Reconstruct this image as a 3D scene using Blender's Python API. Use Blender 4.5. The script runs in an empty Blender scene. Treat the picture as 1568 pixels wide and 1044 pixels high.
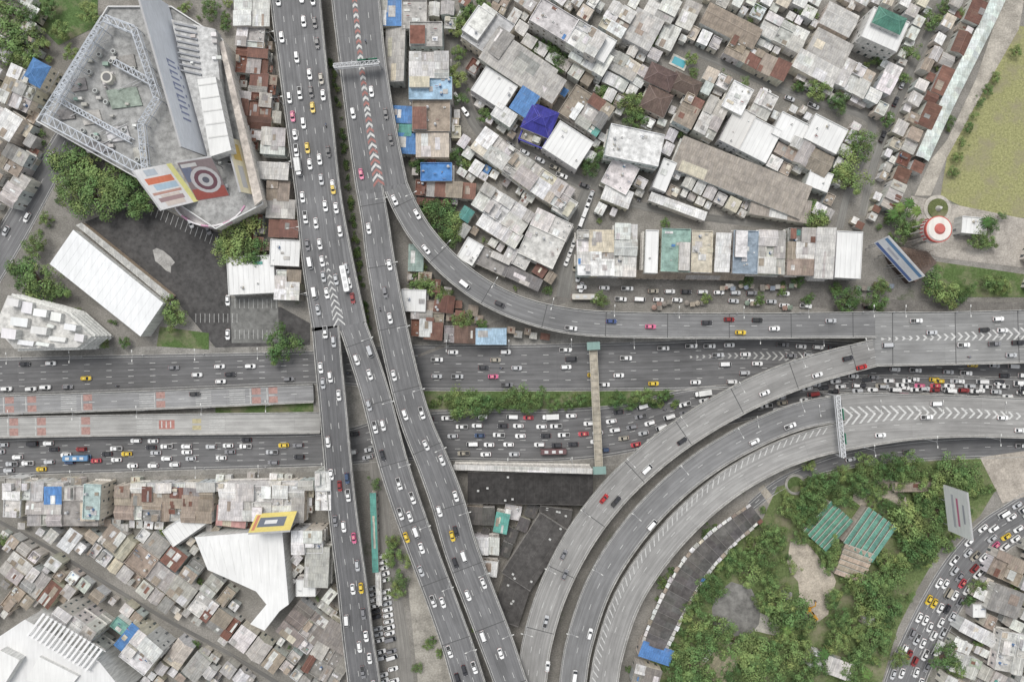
import bpy, math, random
R=random.Random(11)
S=0.3; H=320.0; CX=784; CY=522
def P(u,v,z=0.0):
    k=S*(H-z)/H
    return ((u-CX)*k, -(v-CY)*k)
# ------------------------------------------------------------------ materials
MATS={}
def newmat(name,rough=0.8,spec=0.3):
    m=bpy.data.materials.new(name); m.use_nodes=True
    nt=m.node_tree; b=nt.nodes['Principled BSDF']
    b.inputs['Roughness'].default_value=rough
    b.inputs['Specular IOR Level'].default_value=spec
    MATS[name]=m
    return m,nt,b
def nd(nt,t,ins=None,**kw):
    n=nt.nodes.new(t)
    for k,v in kw.items(): setattr(n,k,v)
    if ins:
        for k,v in ins.items():
            if isinstance(v,tuple) and len(v)==2 and hasattr(v[0],'outputs'):
                nt.links.new(v[0].outputs[v[1]],n.inputs[k])
            else: n.inputs[k].default_value=v
    return n
def coords(nt,kind='Object',scale=(1,1,1),rnd=True):
    tc=nd(nt,'ShaderNodeTexCoord')
    src=(tc,kind)
    if rnd:
        oi=nd(nt,'ShaderNodeObjectInfo')
        mu=nd(nt,'ShaderNodeMath',{0:(oi,'Random'),1:173.0},operation='MULTIPLY')
        ad=nd(nt,'ShaderNodeVectorMath',{0:src,1:(mu,0)},operation='ADD')
        src=(ad,0)
    mp=nd(nt,'ShaderNodeVectorMath',{0:src,1:scale},operation='MULTIPLY')
    return (mp,0)
def mul(nt,a,b,fac=1.0,bt='MULTIPLY'):
    n=nd(nt,'ShaderNodeMixRGB',{0:fac,1:a,2:b},blend_type=bt)
    return (n,0)
def noise(nt,vec,sc,lo,hi,a,b,detail=5,rough=0.6):
    n=nd(nt,'ShaderNodeTexNoise',{'Vector':vec,'Scale':sc,'Detail':detail,'Roughness':rough})
    r=nd(nt,'ShaderNodeMapRange',{0:(n,0),1:lo,2:hi,3:a,4:b})
    return (r,0)
def colattr(nt):
    n=nd(nt,'ShaderNodeAttribute'); n.attribute_name='Col'
    return (n,0)
def bump(nt,b,h,st=0.4,dist=0.05):
    bn=nd(nt,'ShaderNodeBump',{'Height':h,'Strength':st,'Distance':dist})
    nt.links.new(bn.outputs[0],b.inputs['Normal'])
def setc(nt,b,c): nt.links.new(c[0].outputs[c[1]],b.inputs['Base Color'])

m,nt,b=newmat('tin_sheet',0.6,0.35)
v=coords(nt)
br=nd(nt,'ShaderNodeTexBrick',{'Vector':v,'Color1':(.88,.88,.89,1),'Color2':(1.05,1.04,1.02,1),'Mortar':(.64,.62,.6,1),'Scale':1.0,'Mortar Size':.05,'Brick Width':1.1,'Row Height':3.1})
v2=coords(nt,'Object',(1.6,.15,1))
c2=colattr(nt); c2=mul(nt,c2,(br,0)); c2=mul(nt,c2,noise(nt,v,.35,.33,.62,.7,1.08,7,.66)); c2=mul(nt,c2,noise(nt,v2,1.0,.35,.65,.86,1.08,4))
ru=nd(nt,'ShaderNodeMixRGB',{0:noise(nt,v,.18,.57,.75,0,.5,6,.7),1:c2,2:(.25,.19,.145,1)})
setc(nt,b,(ru,0))
wv=nd(nt,'ShaderNodeTexWave',{'Vector':v,'Scale':1.2}); bump(nt,b,(wv,1),.5,.05)

m,nt,b=newmat('weathered_concrete',0.9,0.2)
v=coords(nt); c=colattr(nt)
c=mul(nt,c,noise(nt,v,.4,.33,.62,.58,1.1,9,.7)); c=mul(nt,c,noise(nt,v,.12,.35,.65,.84,1.12,4))
c=mul(nt,c,noise(nt,v,5.0,.3,.7,.9,1.08,3)); setc(nt,b,c)

m,nt,b=newmat('painted_wall',0.85,0.2)
v=coords(nt,'Object',(1,1,.18)); c=mul(nt,colattr(nt),noise(nt,v,1.2,.35,.65,.72,1.08,5)); setc(nt,b,c)

m,nt,b=newmat('clean_paint',0.6,0.3)
v=coords(nt); v2=coords(nt,'Object',(.9,.1,1)); c=mul(nt,colattr(nt),noise(nt,v2,1,.35,.65,.92,1.03,5)); c=mul(nt,c,noise(nt,v,.07,.35,.65,.93,1.03,3)); setc(nt,b,c)

m,nt,b=newmat('window_glass',0.15,0.6)
v=coords(nt); c=mul(nt,colattr(nt),noise(nt,v,.6,.35,.65,.6,1.5,2)); setc(nt,b,c)

def roadmat(name,lo=.72):
    m,nt,b=newmat(name,.9,.2)
    v=coords(nt,'UV',(1.1,.02,1),False); vo=coords(nt,'Object',(1,1,1),False); vl=coords(nt,'UV',(.28,.09,1),False)
    c=mul(nt,colattr(nt),noise(nt,v,1.0,.3,.7,lo,1.2,4,.6))
    c=mul(nt,c,noise(nt,vl,1.0,.35,.65,.86,1.1,6,.65))
    c=mul(nt,c,noise(nt,vo,4.0,.3,.7,.9,1.1,3)); c=mul(nt,c,noise(nt,vo,.03,.35,.65,.88,1.1,3))
    br=nd(nt,'ShaderNodeTexBrick',{'Vector':coords(nt,'UV',(1,1,1),False),'Color1':(.94,.94,.94,1),'Color2':(1.04,1.04,1.04,1),'Mortar':(.86,.86,.86,1),'Scale':1,'Mortar Size':.08,'Brick Width':3.4,'Row Height':31.0})
    c=mul(nt,c,(br,0)); setc(nt,b,c)
roadmat('asphalt',.74); roadmat('road_concrete',.8)

m,nt,b=newmat('road_paint',.7,.3)
vo=coords(nt,'Object',(1,1,1),False); c=mul(nt,colattr(nt),noise(nt,vo,.9,.3,.6,.55,1.05,8,.75)); setc(nt,b,c)

m,nt,b=newmat('soil_ground',.95,.1)
vo=coords(nt,'Object',(1,1,1),False)
c=mul(nt,colattr(nt),noise(nt,vo,.12,.32,.68,.62,1.3,8,.7)); c=mul(nt,c,noise(nt,vo,1.4,.3,.7,.75,1.2,5)); setc(nt,b,c)

m,nt,b=newmat('grass',.95,.1)
vo=coords(nt,'Object',(1,1,1),False)
c=mul(nt,colattr(nt),noise(nt,vo,1.1,.3,.7,.6,1.35,6,.7))
mx=nd(nt,'ShaderNodeMixRGB',{0:noise(nt,vo,.09,.48,.66,0,.8,7,.65),1:c,2:(.26,.235,.165,1)}); setc(nt,b,(mx,0))

m,nt,b=newmat('city_ground',.95,.1)
vo=coords(nt,'Object',(1,1,1),False)
mx=nd(nt,'ShaderNodeMixRGB',{0:noise(nt,vo,.05,.45,.6,0,1,8,.7),1:(.21,.2,.18,1),2:(.3,.285,.26,1)})
mx=nd(nt,'ShaderNodeMixRGB',{0:noise(nt,vo,.07,.6,.7,0,.7,8,.7),1:(mx,0),2:(.08,.11,.05,1)})
c=mul(nt,(mx,0),noise(nt,vo,1.5,.3,.7,.65,1.25,6,.7)); setc(nt,b,c)

m,nt,b=newmat('leaves',.7,.25)
oi=nd(nt,'ShaderNodeObjectInfo'); rr=nd(nt,'ShaderNodeMapRange',{0:(oi,'Random'),1:0,2:1,3:.46,4:.51}); rv=nd(nt,'ShaderNodeMapRange',{0:(oi,'Random'),1:0,2:1,3:1.5,4:.85})
hs=nd(nt,'ShaderNodeHueSaturation',{'Hue':(rr,0),'Saturation':.9,'Value':(rv,0),'Color':colattr(nt)}); setc(nt,b,(hs,0))

m,nt,b=newmat('bark',.9,.1); setc(nt,b,mul(nt,colattr(nt),noise(nt,coords(nt),3,.3,.7,.7,1.2)))
m,nt,b=newmat('car_paint',.3,.5); oi=nd(nt,'ShaderNodeObjectInfo'); nt.links.new(oi.outputs['Color'],b.inputs['Base Color'])
m,nt,b=newmat('car_glass',.12,.6); b.inputs['Base Color'].default_value=(.025,.028,.032,1)
m,nt,b=newmat('rubber',.9,.1); b.inputs['Base Color'].default_value=(.015,.015,.015,1)
m,nt,b=newmat('plain',.6,.3); setc(nt,b,colattr(nt))
m,nt,b=newmat('pool_water',.05,.5); b.inputs['Base Color'].default_value=(.1,.38,.45,1)

# ------------------------------------------------------------------ mesh builder
COLL=bpy.context.scene.collection
class MB:
    def __init__(s): s.v=[];s.f=[];s.m=[];s.c=[];s.u=[];s.names=[]
    def poly(s,pts,mat,col=(1,1,1),uv=None):
        i=len(s.v); n=len(pts); s.v.extend(pts); s.f.append(tuple(range(i,i+n)))
        if mat not in s.names: s.names.append(mat)
        s.m.append(s.names.index(mat))
        s.c.extend([(col[0],col[1],col[2],1.0)]*n)
        s.u.extend(uv if uv else [(p[0],p[1]) for p in pts])
    def box(s,x0,y0,z0,x1,y1,z1,mat,col,top=None,bottom=False,notop=False):
        a=[(x0,y0),(x1,y0),(x1,y1),(x0,y1)]
        s.prism(a,z0,z1,mat,col,top,bottom,notop)
    def prism(s,a,z0,z1,mat,col,top=None,bottom=False,notop=False):
        n=len(a)
        ar=sum(a[i][0]*a[(i+1)%n][1]-a[(i+1)%n][0]*a[i][1] for i in range(n))
        if ar<0: a=a[::-1]
        for i in range(n):
            p=a[i];q=a[(i+1)%n]
            s.poly([(p[0],p[1],z0),(q[0],q[1],z0),(q[0],q[1],z1),(p[0],p[1],z1)],mat,col)
        if not notop:
            tm,tc=top if top else (mat,col)
            s.poly([(p[0],p[1],z1) for p in a],tm,tc)
        if bottom: s.poly([(p[0],p[1],z0) for p in a[::-1]],mat,col)
    def cyl(s,x,y,z0,z1,r,mat,col,n=8,r2=None,top=True):
        if r2 is None: r2=r
        A=[(x+r*math.cos(t*2*math.pi/n),y+r*math.sin(t*2*math.pi/n),z0) for t in range(n)]
        B=[(x+r2*math.cos(t*2*math.pi/n),y+r2*math.sin(t*2*math.pi/n),z1) for t in range(n)]
        for i in range(n): j=(i+1)%n; s.poly([A[i],A[j],B[j],B[i]],mat,col)
        if top: s.poly(B,mat,col)
    def tube(s,p,q,r,r2,mat,col,n=5):
        dx,dy,dz=[q[i]-p[i] for i in range(3)]; L=math.sqrt(dx*dx+dy*dy+dz*dz)+1e-9
        d=(dx/L,dy/L,dz/L); a=(1,0,0) if abs(d[0])<.8 else (0,1,0)
        e=(d[1]*a[2]-d[2]*a[1],d[2]*a[0]-d[0]*a[2],d[0]*a[1]-d[1]*a[0]); l=math.sqrt(sum(t*t for t in e)); e=tuple(t/l for t in e)
        f=(d[1]*e[2]-d[2]*e[1],d[2]*e[0]-d[0]*e[2],d[0]*e[1]-d[1]*e[0])
        def ring(c,rr): return [tuple(c[k]+rr*(e[k]*math.cos(t*2*math.pi/n)+f[k]*math.sin(t*2*math.pi/n)) for k in range(3)) for t in range(n)]
        A=ring(p,r);B=ring(q,r2)
        for i in range(n): j=(i+1)%n; s.poly([A[i],A[j],B[j],B[i]],mat,col)
    def mesh(s,name):
        me=bpy.data.meshes.new(name); me.from_pydata(s.v,[],s.f)
        for n in s.names: me.materials.append(MATS[n])
        me.polygons.foreach_set('material_index',s.m)
        ca=me.color_attributes.new('Col','FLOAT_COLOR','CORNER'); ca.data.foreach_set('color',[x for c in s.c for x in c])
        uv=me.uv_layers.new(name='UVMap'); uv.data.foreach_set('uv',[x for c in s.u for x in c])
        me.update(); return me
    def build(s,name,loc=None,rot=0.0):
        if not s.v: return None
        if loc is None:
            cx=(min(p[0] for p in s.v)+max(p[0] for p in s.v))/2; cy=(min(p[1] for p in s.v)+max(p[1] for p in s.v))/2
            s.v=[(p[0]-cx,p[1]-cy,p[2]) for p in s.v]; loc=(cx,cy,0)
        return inst(s.mesh(name),name,loc,rot)
def inst(me,name,loc,rot=0.0,sc=1.0,col=None,pitch=0.0):
    o=bpy.data.objects.new(name,me); o.location=loc; o.rotation_euler=(0,pitch,rot)
    o.scale=(sc,sc,sc) if not isinstance(sc,tuple) else sc
    if col: o.color=(col[0],col[1],col[2],1)
    COLL.objects.link(o); return o
# ------------------------------------------------------------------ occupancy (plan survey grid)
OCC=set(); G=4
def occ_pt(u,v,rad=0):
    OCC.add((int(u//G),int(v//G)))
def occ_rect(u,v,w,h,ang,pad=0):
    c,s=math.cos(math.radians(ang)),math.sin(math.radians(ang))
    a=w/2+pad;b=h/2+pad
    x=-a
    while x<=a:
        y=-b
        while y<=b:
            occ_pt(u+x*c-y*s,v+x*s+y*c); y+=2.5
        x+=2.5
def occ_poly(pts):
    us=[p[0] for p in pts];vs=[p[1] for p in pts]
    u=min(us)
    while u<=max(us):
        v=min(vs)
        while v<=max(vs):
            if inpoly(u,v,pts): occ_pt(u,v)
            v+=3
        u+=3
def inpoly(x,y,p):
    r=False;n=len(p);j=n-1
    for i in range(n):
        if (p[i][1]>y)!=(p[j][1]>y) and x<(p[j][0]-p[i][0])*(y-p[i][1])/(p[j][1]-p[i][1]+1e-12)+p[i][0]: r=not r
        j=i
    return r
def free_rect(u,v,w,h,ang,poly=None):
    c,s=math.cos(math.radians(ang)),math.sin(math.radians(ang))
    w-=3;h-=3
    for i in range(5):
        for j in range(5):
            x=(i/4-.5)*w;y=(j/4-.5)*h
            U=u+x*c-y*s;V=v+x*s+y*c
            if (int(U//G),int(V//G)) in OCC: return False
            if poly and not inpoly(U,V,poly): return False
    return True
# ------------------------------------------------------------------ ground & patches
LAY=[0.0]
def nextz():
    LAY[0]+=0.005; return LAY[0]
mb=MB(); mb.poly([(-2500,-2500,0),(2500,-2500,0),(2500,2500,0),(-2500,2500,0)],'city_ground'); mb.build('ground',(0,0,0))
def patch(name,pts,mat,col,occ=False):
    z=nextz(); mb=MB(); p=[P(*q)+(z,) for q in pts]
    ar=sum(p[i][0]*p[(i+1)%len(p)][1]-p[(i+1)%len(p)][0]*p[i][1] for i in range(len(p)))
    if ar<0: p=p[::-1]
    mb.poly(p,mat,col); 
    if occ: occ_poly(pts)
    return mb.build(name,(0,0,0)),z
# ------------------------------------------------------------------ roads
class Path:
    def __init__(s,pts,step=2.5):
        W=[P(p[0],p[1],p[3] if len(p)>3 else 0)+(p[3] if len(p)>3 else 0.0,p[2]*S*(H-(p[3] if len(p)>3 else 0))/H/2) for p in pts]
        n=len(W); raw=[]
        for i in range(n-1):
            p0=W[max(i-1,0)];p1=W[i];p2=W[i+1];p3=W[min(i+2,n-1)]
            for k in range(24):
                t=k/24.0
                raw.append(tuple(.5*((2*p1[c])+(-p0[c]+p2[c])*t+(2*p0[c]-5*p1[c]+4*p2[c]-p3[c])*t*t+(-p0[c]+3*p1[c]-3*p2[c]+p3[c])*t**3) for c in range(4)))
        raw.append(W[-1])
        cum=[0]
        for i in range(1,len(raw)): cum.append(cum[-1]+math.dist(raw[i][:2],raw[i-1][:2]))
        T=cum[-1]; m=max(2,int(T/step)); s.L=T; s.st=T/m; s.p=[]
        j=0
        for k in range(m+1):
            d=T*k/m
            while j<len(cum)-2 and cum[j+1]<d: j+=1
            f=(d-cum[j])/max(cum[j+1]-cum[j],1e-9); f=min(max(f,0),1)
            s.p.append([raw[j][c]*(1-f)+raw[j+1][c]*f for c in range(4)])
        s.t=[]
        for k in range(m+1):
            a=s.p[max(k-1,0)];b=s.p[min(k+1,m)]; d=math.dist(a[:2],b[:2]); s.t.append(((b[0]-a[0])/d,(b[1]-a[1])/d,(b[2]-a[2])/d))
        s.m=m
    def L3(s,k,off,dz=0):
        x,y,z,hw=s.p[k];t=s.t[k]; return (x-t[1]*off,y+t[0]*off,z+dz)
    def at(s,d,off=0,dz=0):
        f=min(max(d/s.st,0),s.m-1e-6); k=int(f);f-=k
        a=s.L3(k,off,dz);b=s.L3(k+1,off,dz)
        return tuple(a[i]*(1-f)+b[i]*f for i in range(3)), s.t[k], s.p[k][3]
    def near(s,x,y):
        k=min(range(s.m+1),key=lambda i:(s.p[i][0]-x)**2+(s.p[i][1]-y)**2)
        t=s.t[k]; dx=x-s.p[k][0];dy=y-s.p[k][1]
        return k*s.st,(-t[1]*dx+t[0]*dy)
GROUNDR=[]
def to_uv(x,y): return (x/S+CX,-y/S+CY)
WHT=(.6,.6,.58)
def strip(mb,pa,k0,k1,o0,o1,dz,mat,col):
    for k in range(k0,k1):
        a=pa.L3(k,o0,dz);b=pa.L3(k+1,o0,dz);c=pa.L3(k+1,o1,dz);d=pa.L3(k,o1,dz)
        q=[a,b,c,d];u=[(o0,k*pa.st),(o0,(k+1)*pa.st),(o1,(k+1)*pa.st),(o1,k*pa.st)]
        if o0<o1: q=q[::-1];u=u[::-1]
        mb.poly(q,mat,col,u)
def quadp(mb,pa,d0,d1,o0,o1,dz,mat,col,sk=0):
    a=pa.at(d0,o0,dz)[0];b=pa.at(d1,o0,dz)[0];c=pa.at(d1+sk,o1,dz)[0];d=pa.at(d0+sk,o1,dz)[0]
    q=[a,b,c,d]
    if o0<o1: q=q[::-1]
    mb.poly(q,mat,col)
def road(name,pts,col,lanes,elev=False,mat='asphalt',kerb=True,joints=False,piers=True,par=(.44,.43,.405),edge=True,occpad=3,lanecol=WHT,parh=.9):
    pa=Path(pts); mb=MB()
    gz=0 if elev else nextz()
    if not elev:
        for q in pa.p: q[2]+=gz
        GROUNDR.append(pa)
    for k in range(pa.m):
        h0=pa.p[k][3];h1=pa.p[k+1][3]
        a=pa.L3(k,h0);b=pa.L3(k,-h0);c=pa.L3(k+1,-h1);d=pa.L3(k+1,h1)
        mb.poly([a,b,c,d],mat,col,[(h0,k*pa.st),(-h0,k*pa.st),(-h1,(k+1)*pa.st),(h1,(k+1)*pa.st)])
        for sg in (1,-1):
            if elev:
                def ring(kk,h): return [pa.L3(kk,sg*(h-.42),.006),pa.L3(kk,sg*(h-.34),parh),pa.L3(kk,sg*(h-.04),parh),pa.L3(kk,sg*h,-.5),pa.L3(kk,sg*h,-1.0),pa.L3(kk,sg*h*.72,-1.8),pa.L3(kk,0,-1.8)]
            elif kerb:
                def ring(kk,h): return [pa.L3(kk,sg*(h-.02),.002),pa.L3(kk,sg*(h-.01),.14),pa.L3(kk,sg*(h+.3),.14),pa.L3(kk,sg*(h+.3),-.05)]
            else: continue
            A=ring(k,h0);B=ring(k+1,h1)
            for i in range(len(A)-1):
                q=[A[i],B[i],B[i+1],A[i+1]]
                if sg<0: q=q[::-1]
                mb.poly(q,'weathered_concrete',par)
    # markings
    if lanes>0:
        for k in range(pa.m):
            for li in range(1,lanes):
                if k%4==1:
                    hw=pa.p[k][3]-.9; o=-hw+2*hw*li/lanes
                    strip(mb,pa,k,k+1,o-.1,o+.1,.012,'road_paint',lanecol)
        if edge:
            for k in range(pa.m):
                h0=pa.p[k][3]-.9;h1=pa.p[k+1][3]-.9
                for sg in(1,-1):
                    q=[pa.L3(k,sg*(h0+.08),.012),pa.L3(k,sg*(h0-.08),.012),pa.L3(k+1,sg*(h1-.08),.012),pa.L3(k+1,sg*(h1+.08),.012)]
                    if sg<0:q=q[::-1]
                    mb.poly(q,'road_paint',lanecol)
    if joints:
        k=3
        while k<pa.m:
            h=pa.p[k][3]-.45; quadp(mb,pa,k*pa.st,k*pa.st+.35,-h,h,.018,'plain',(.08,.08,.08)); k+=11
    if elev and piers:
        k=5
        while k<pa.m:
            x,y,z,hw=pa.p[k]; ok=z>4
            for g in GROUNDR:
                for q in g.p:
                    if (q[0]-x)**2+(q[1]-y)**2<(q[3]*.75)**2: ok=False
            if ok:
                t=pa.t[k]; h=hw*.85
                A=[(x-t[1]*h*a+t[0]*1.1*b,y+t[0]*h*a+t[1]*1.1*b) for a,b in((1,1),(-1,1),(-1,-1),(1,-1))]
                mb.prism(A,z-3.2,z-1.81,'weathered_concrete',(.42,.41,.39),bottom=True)
                mb.cyl(x,y,0,z-3.2,1.1,'weathered_concrete',(.42,.41,.39),10,top=False)
            k+=12
    for k in range(pa.m+1):
        x,y,z,hw=pa.p[k]
        o=-hw-1
        while o<=hw+1:
            q=pa.L3(k,o); kk=H/(H-q[2]); u,v=to_uv(q[0]*kk,q[1]*kk); occ_pt(u,v); occ_pt(u+3,v);occ_pt(u,v+3)
            if z>3:
                u,v=to_uv(q[0],q[1]); occ_pt(u,v); occ_pt(u+3,v)
            o+=.9
    return pa,mb
def gore(mb,pa,k,mat,col):
    # apron slab closing the wedge where the carriageways part
    x,y,z,hw=pa.p[k];t=pa.t[k];h=hw-1.6
    A=[(x-t[1]*h*a+t[0]*b,y+t[0]*h*a+t[1]*b) for a,b in((1,4),(-1,4),(-1,-4),(1,-4))]
    mb.prism(A,z-1.2,z-.012,mat,col,bottom=True)
AS=(.178,.178,.18); AD=(.155,.154,.155); CO=(.275,.27,.26); LC=(.36,.355,.34)
patch('pavement',[(-200,535),(480,528),(1000,515),(1760,470),(1760,700),(1290,712),(1180,740),(980,712),(480,722),(-200,742)],'soil_ground',(.26,.25,.23),True)
patch('grass_verge',[(640,598),(1040,596),(1100,600),(1040,628),(640,626)],'grass',(.1,.15,.055))
patch('grass_verge',[(330,618),(480,612),(480,632),(330,634)],'grass',(.1,.15,.055))
pN,mN=road('road',[(-180,585,60),(0,577,58),(240,570,54),(480,563,50),(560,562,60),(640,563,68),(800,563,70),(1000,560,74),(1150,556,78),(1300,562,76),(1568,575,70),(1760,575,70)],AD,5)
pS,mS=road('road',[(-180,708,56),(0,700,56),(240,693,54),(490,688,50),(600,672,66),(700,666,76),(850,666,78),(960,655,74),(1060,628,66),(1200,608,50),(1320,597,44),(1568,600,44),(1760,602,44)],AD,5)
pF,mF=road('road',[(1150,775,14),(1200,738,18),(1290,706,24),(1400,690,30),(1568,682,34),(1760,676,34)],AS,2)
pE,mE=road('road',[(1720,690,60),(1568,790,60),(1520,822,60),(1474,872,60),(1438,930,60),(1408,990,60),(1385,1044,60),(1350,1160,60)],AS,5)
pW,mW=road('street',[(150,120,26),(100,215,36),(60,285,40),(20,355,44),(-30,440,44),(-90,540,44)],AS,2)
pR,mR=road('street',[(640,545,4),(860,458,14),(900,452,24),(1000,450,26),(1100,452,26),(1250,458,26),(1400,470,20),(1760,475,20)],(.2,.19,.175),0,kerb=False,mat='soil_ground')
AL=(.22,.215,.2)
pK1,mK1=road('alley',[(695,60,14),(705,130,16),(735,200,18),(800,235,18),(870,270,20),(905,285,22)],AL,0,kerb=False)
pK2,mK2=road('alley',[(990,160,16),(950,200,18),(920,260,22),(895,310,24),(880,370,24),(868,420,22),(862,455,20)],AL,0,kerb=False)
pK3,mK3=road('alley',[(1040,70,11),(1100,95,11),(1180,130,12),(1260,160,12),(1335,190,13),(1300,290,12),(1285,350,12)],AL,0,kerb=False)
pK4,mK4=road('alley',[(1500,-160,14),(1440,10,14),(1395,110,13),(1345,230,12),(1320,330,12)],AL,0,kerb=False)
pK5,mK5=road('alley',[(-60,770,6),(60,830,6),(150,885,6),(250,945,6),(350,1000,6),(450,1060,7),(520,1100,8)],(.17,.165,.155),0,kerb=False)
pK6,mK6=road('alley',[(900,290,12),(960,310,12),(1060,330,12),(1180,345,10)],AL,0,kerb=False)
pK7,mK7=road('street',[(575,700,20),(585,800,26),(598,900,30),(612,1000,34),(625,1160,36)],(.26,.25,.23),0,kerb=False)
pK8,mK8=road('alley',[(1165,745,10),(1190,780,14),(1200,810,16),(1225,850,20),(1240,880,30)],(.36,.33,.28),0,kerb=False,mat='soil_ground')
for n,x in (('road',mN),('road',mS),('road',mF),('road',mE),('street',mW),('street',mR),('alley',mK1),('alley',mK2),('alley',mK3),('alley',mK4),('alley',mK5),('alley',mK6),('street',mK7),('dirt_path',mK8)): x.build(n,(0,0,0))

pA,mA=road('x',[(440,-160,77,12),(453,0,77,12),(464,100,74,12),(476,200,72,12),(488,300,70,12),(502,400,78,12),(520,500,84,12)],AS,5,True)
pAL,mAL=road('x',[(499,500,42,12),(504,560,42,12),(510,620,42,12),(517,700,42,12),(527,800,44,11.5),(540,900,46,11),(549,980,48,10.5),(558,1044,50,10),(575,1180,50,10)],(.145,.145,.148),3,True)
pAR,mAR=road('x',[(541,500,42,12),(560,555,44,12.5),(577,610,45,13),(600,700,46,13),(622,770,46,13),(647,840,46,13),(675,915,46,13),(700,985,48,13),(718,1044,50,13),(760,1180,50,13)],AS,3,True,joints=True)
pB,mB=road('x',[(530,-160,74,12),(545,0,74,12),(556,100,72,12),(570,200,75,12),(585,287,80,12)],AS,4,True,edge=True)
pBP,mBP=road('x',[(566,287,42,12),(575,340,42,12),(583,400,44,12.5),(601,500,46,13),(624,600,47,13.5),(641,655,48,14),(664,710,50,14),(686,770,52,14),(706,840,52,14),(738,925,52,14),(761,985,52,14),(782,1044,50,14),(830,1180,50,14)],AS,3,True,joints=True)
pC,mC=road('x',[(607,287,38,12),(622,320,38,12),(648,362,38,12),(690,408,38,12),(740,446,38,11.5),(800,474,38,11),(870,491,40,11),(950,497,40,10.5),(1100,499,40,10),(1250,498,40,10),(1340,497,41,10)],(.2,.2,.2),2,True,joints=True)
pCD,mCD=road('x',[(1340,519,84,10),(1450,518,82,10),(1568,515,82,10),(1760,508,82,10)],(.27,.27,.265),4,True,mat='road_concrete',joints=True)
pD1,mD1=road('x',[(795,1180,46,10),(814,1044,46,10),(822,985,46,10),(845,908,46,10),(885,828,46,10),(935,760,46,10.5),(990,706,46,11),(1050,660,46,11),(1120,618,46,11),(1190,585,46,10.5),(1260,561,44,10),(1340,540,42,10)],CO,3,True,mat='road_concrete',joints=True)
pD2,mD2=road('x',[(865,1180,42,9),(877,1044,42,9),(888,980,42,9),(915,900,42,9),(958,828,42,9),(1015,762,42,9),(1080,708,42,9),(1150,667,42,9),(1220,638,42,9),(1290,624,42,9)],(.21,.21,.21),2,True,mat='road_concrete')
pD3,mD3=road('x',[(910,1180,44,9),(924,1050,44,9),(934,994,44,9),(958,923,44,9),(996,860,44,9),(1049,798,44,9),(1110,745,44,9),(1175,706,44,9),(1237,681,44,9),(1290,668,44,9)],(.3,.295,.285),2,True,mat='road_concrete')
pDD,mDD=road('x',[(1290,646,88,9),(1340,641,80,9),(1400,638,70,9),(1480,637,64,9),(1568,640,62,9),(1760,645,62,9)],(.29,.285,.275),3,True,mat='road_concrete')
pL1,mL1=road('x',[(-180,626,30,5),(0,620,30,5),(240,612,30,4.5),(480,602,29,2.2)],(.27,.27,.27),2,True,mat='road_concrete',piers=False)
pL2,mL2=road('x',[(-180,658,33,4.5),(0,654,33,4.5),(240,650,33,4),(490,647,33,2)],LC,1,True,mat='road_concrete',piers=False,edge=True)
gore(mA,pA,pA.m,'asphalt',AS);gore(mB,pB,pB.m,'asphalt',AS);gore(mCD,pCD,0,'road_concrete',(.24,.24,.235));gore(mDD,pDD,0,'road_concrete',(.26,.26,.25))
RED=(.36,.17,.15)
def chev(mb,pa,d0,d1,c0,c1,w0,w1,step,th,cols,sw=1.6,dirn=1):
    d=d0;i=0
    while d<d1:
        f=(d-d0)/(d1-d0);c=c0+(c1-c0)*f;w=(w0+(w1-w0)*f)/2;sk=-sw*w*dirn*.8
        col=cols[i%len(cols)];i+=1
        if col:
            quadp(mb,pa,d,d+th,c,c+w,.02,'road_paint',col,sk); quadp(mb,pa,d,d+th,c,c-w,.02,'road_paint',col,sk)
        d+=step
chev(mB,pB,20,95,-0.5,-.9,1.9,2.6,2.3,1.3,[WHT,RED],1.2,-1)
chev(mB,pB,96,pB.L-3,-0.9,-1.2,2.6,5.0,2.3,1.3,[WHT,RED],1.2,-1)
chev(mA,pA,pA.L-32,pA.L-2,-.5,0,.8,5.5,2.8,.9,[WHT],1.5,-1)
chev(mCD,pCD,3,75,0,1.5,1.0,6,3.2,1.0,[(.62,.62,.6)],1.2,1)
chev(mDD,pDD,4,95,2.5,0.5,8.0,2.0,3.4,1.1,[(.62,.62,.6)],1.2,1)
d=20
while d<pD3.L-6:
    quadp(mD3,pD3,d,d+.6,5.4,2.8,.02,'road_paint',(.58,.58,.56),-2.6); d+=3.0
a,_=pN.near(*P(1060,545)); bb,_=pN.near(*P(1240,548)); mk=MB(); chev(mk,pN,a,bb,3.5,3.5,1,5,3,.9,[(.48,.48,.46)],1.2,1); mk.build('road_chevron_marking',(0,0,0))
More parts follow.
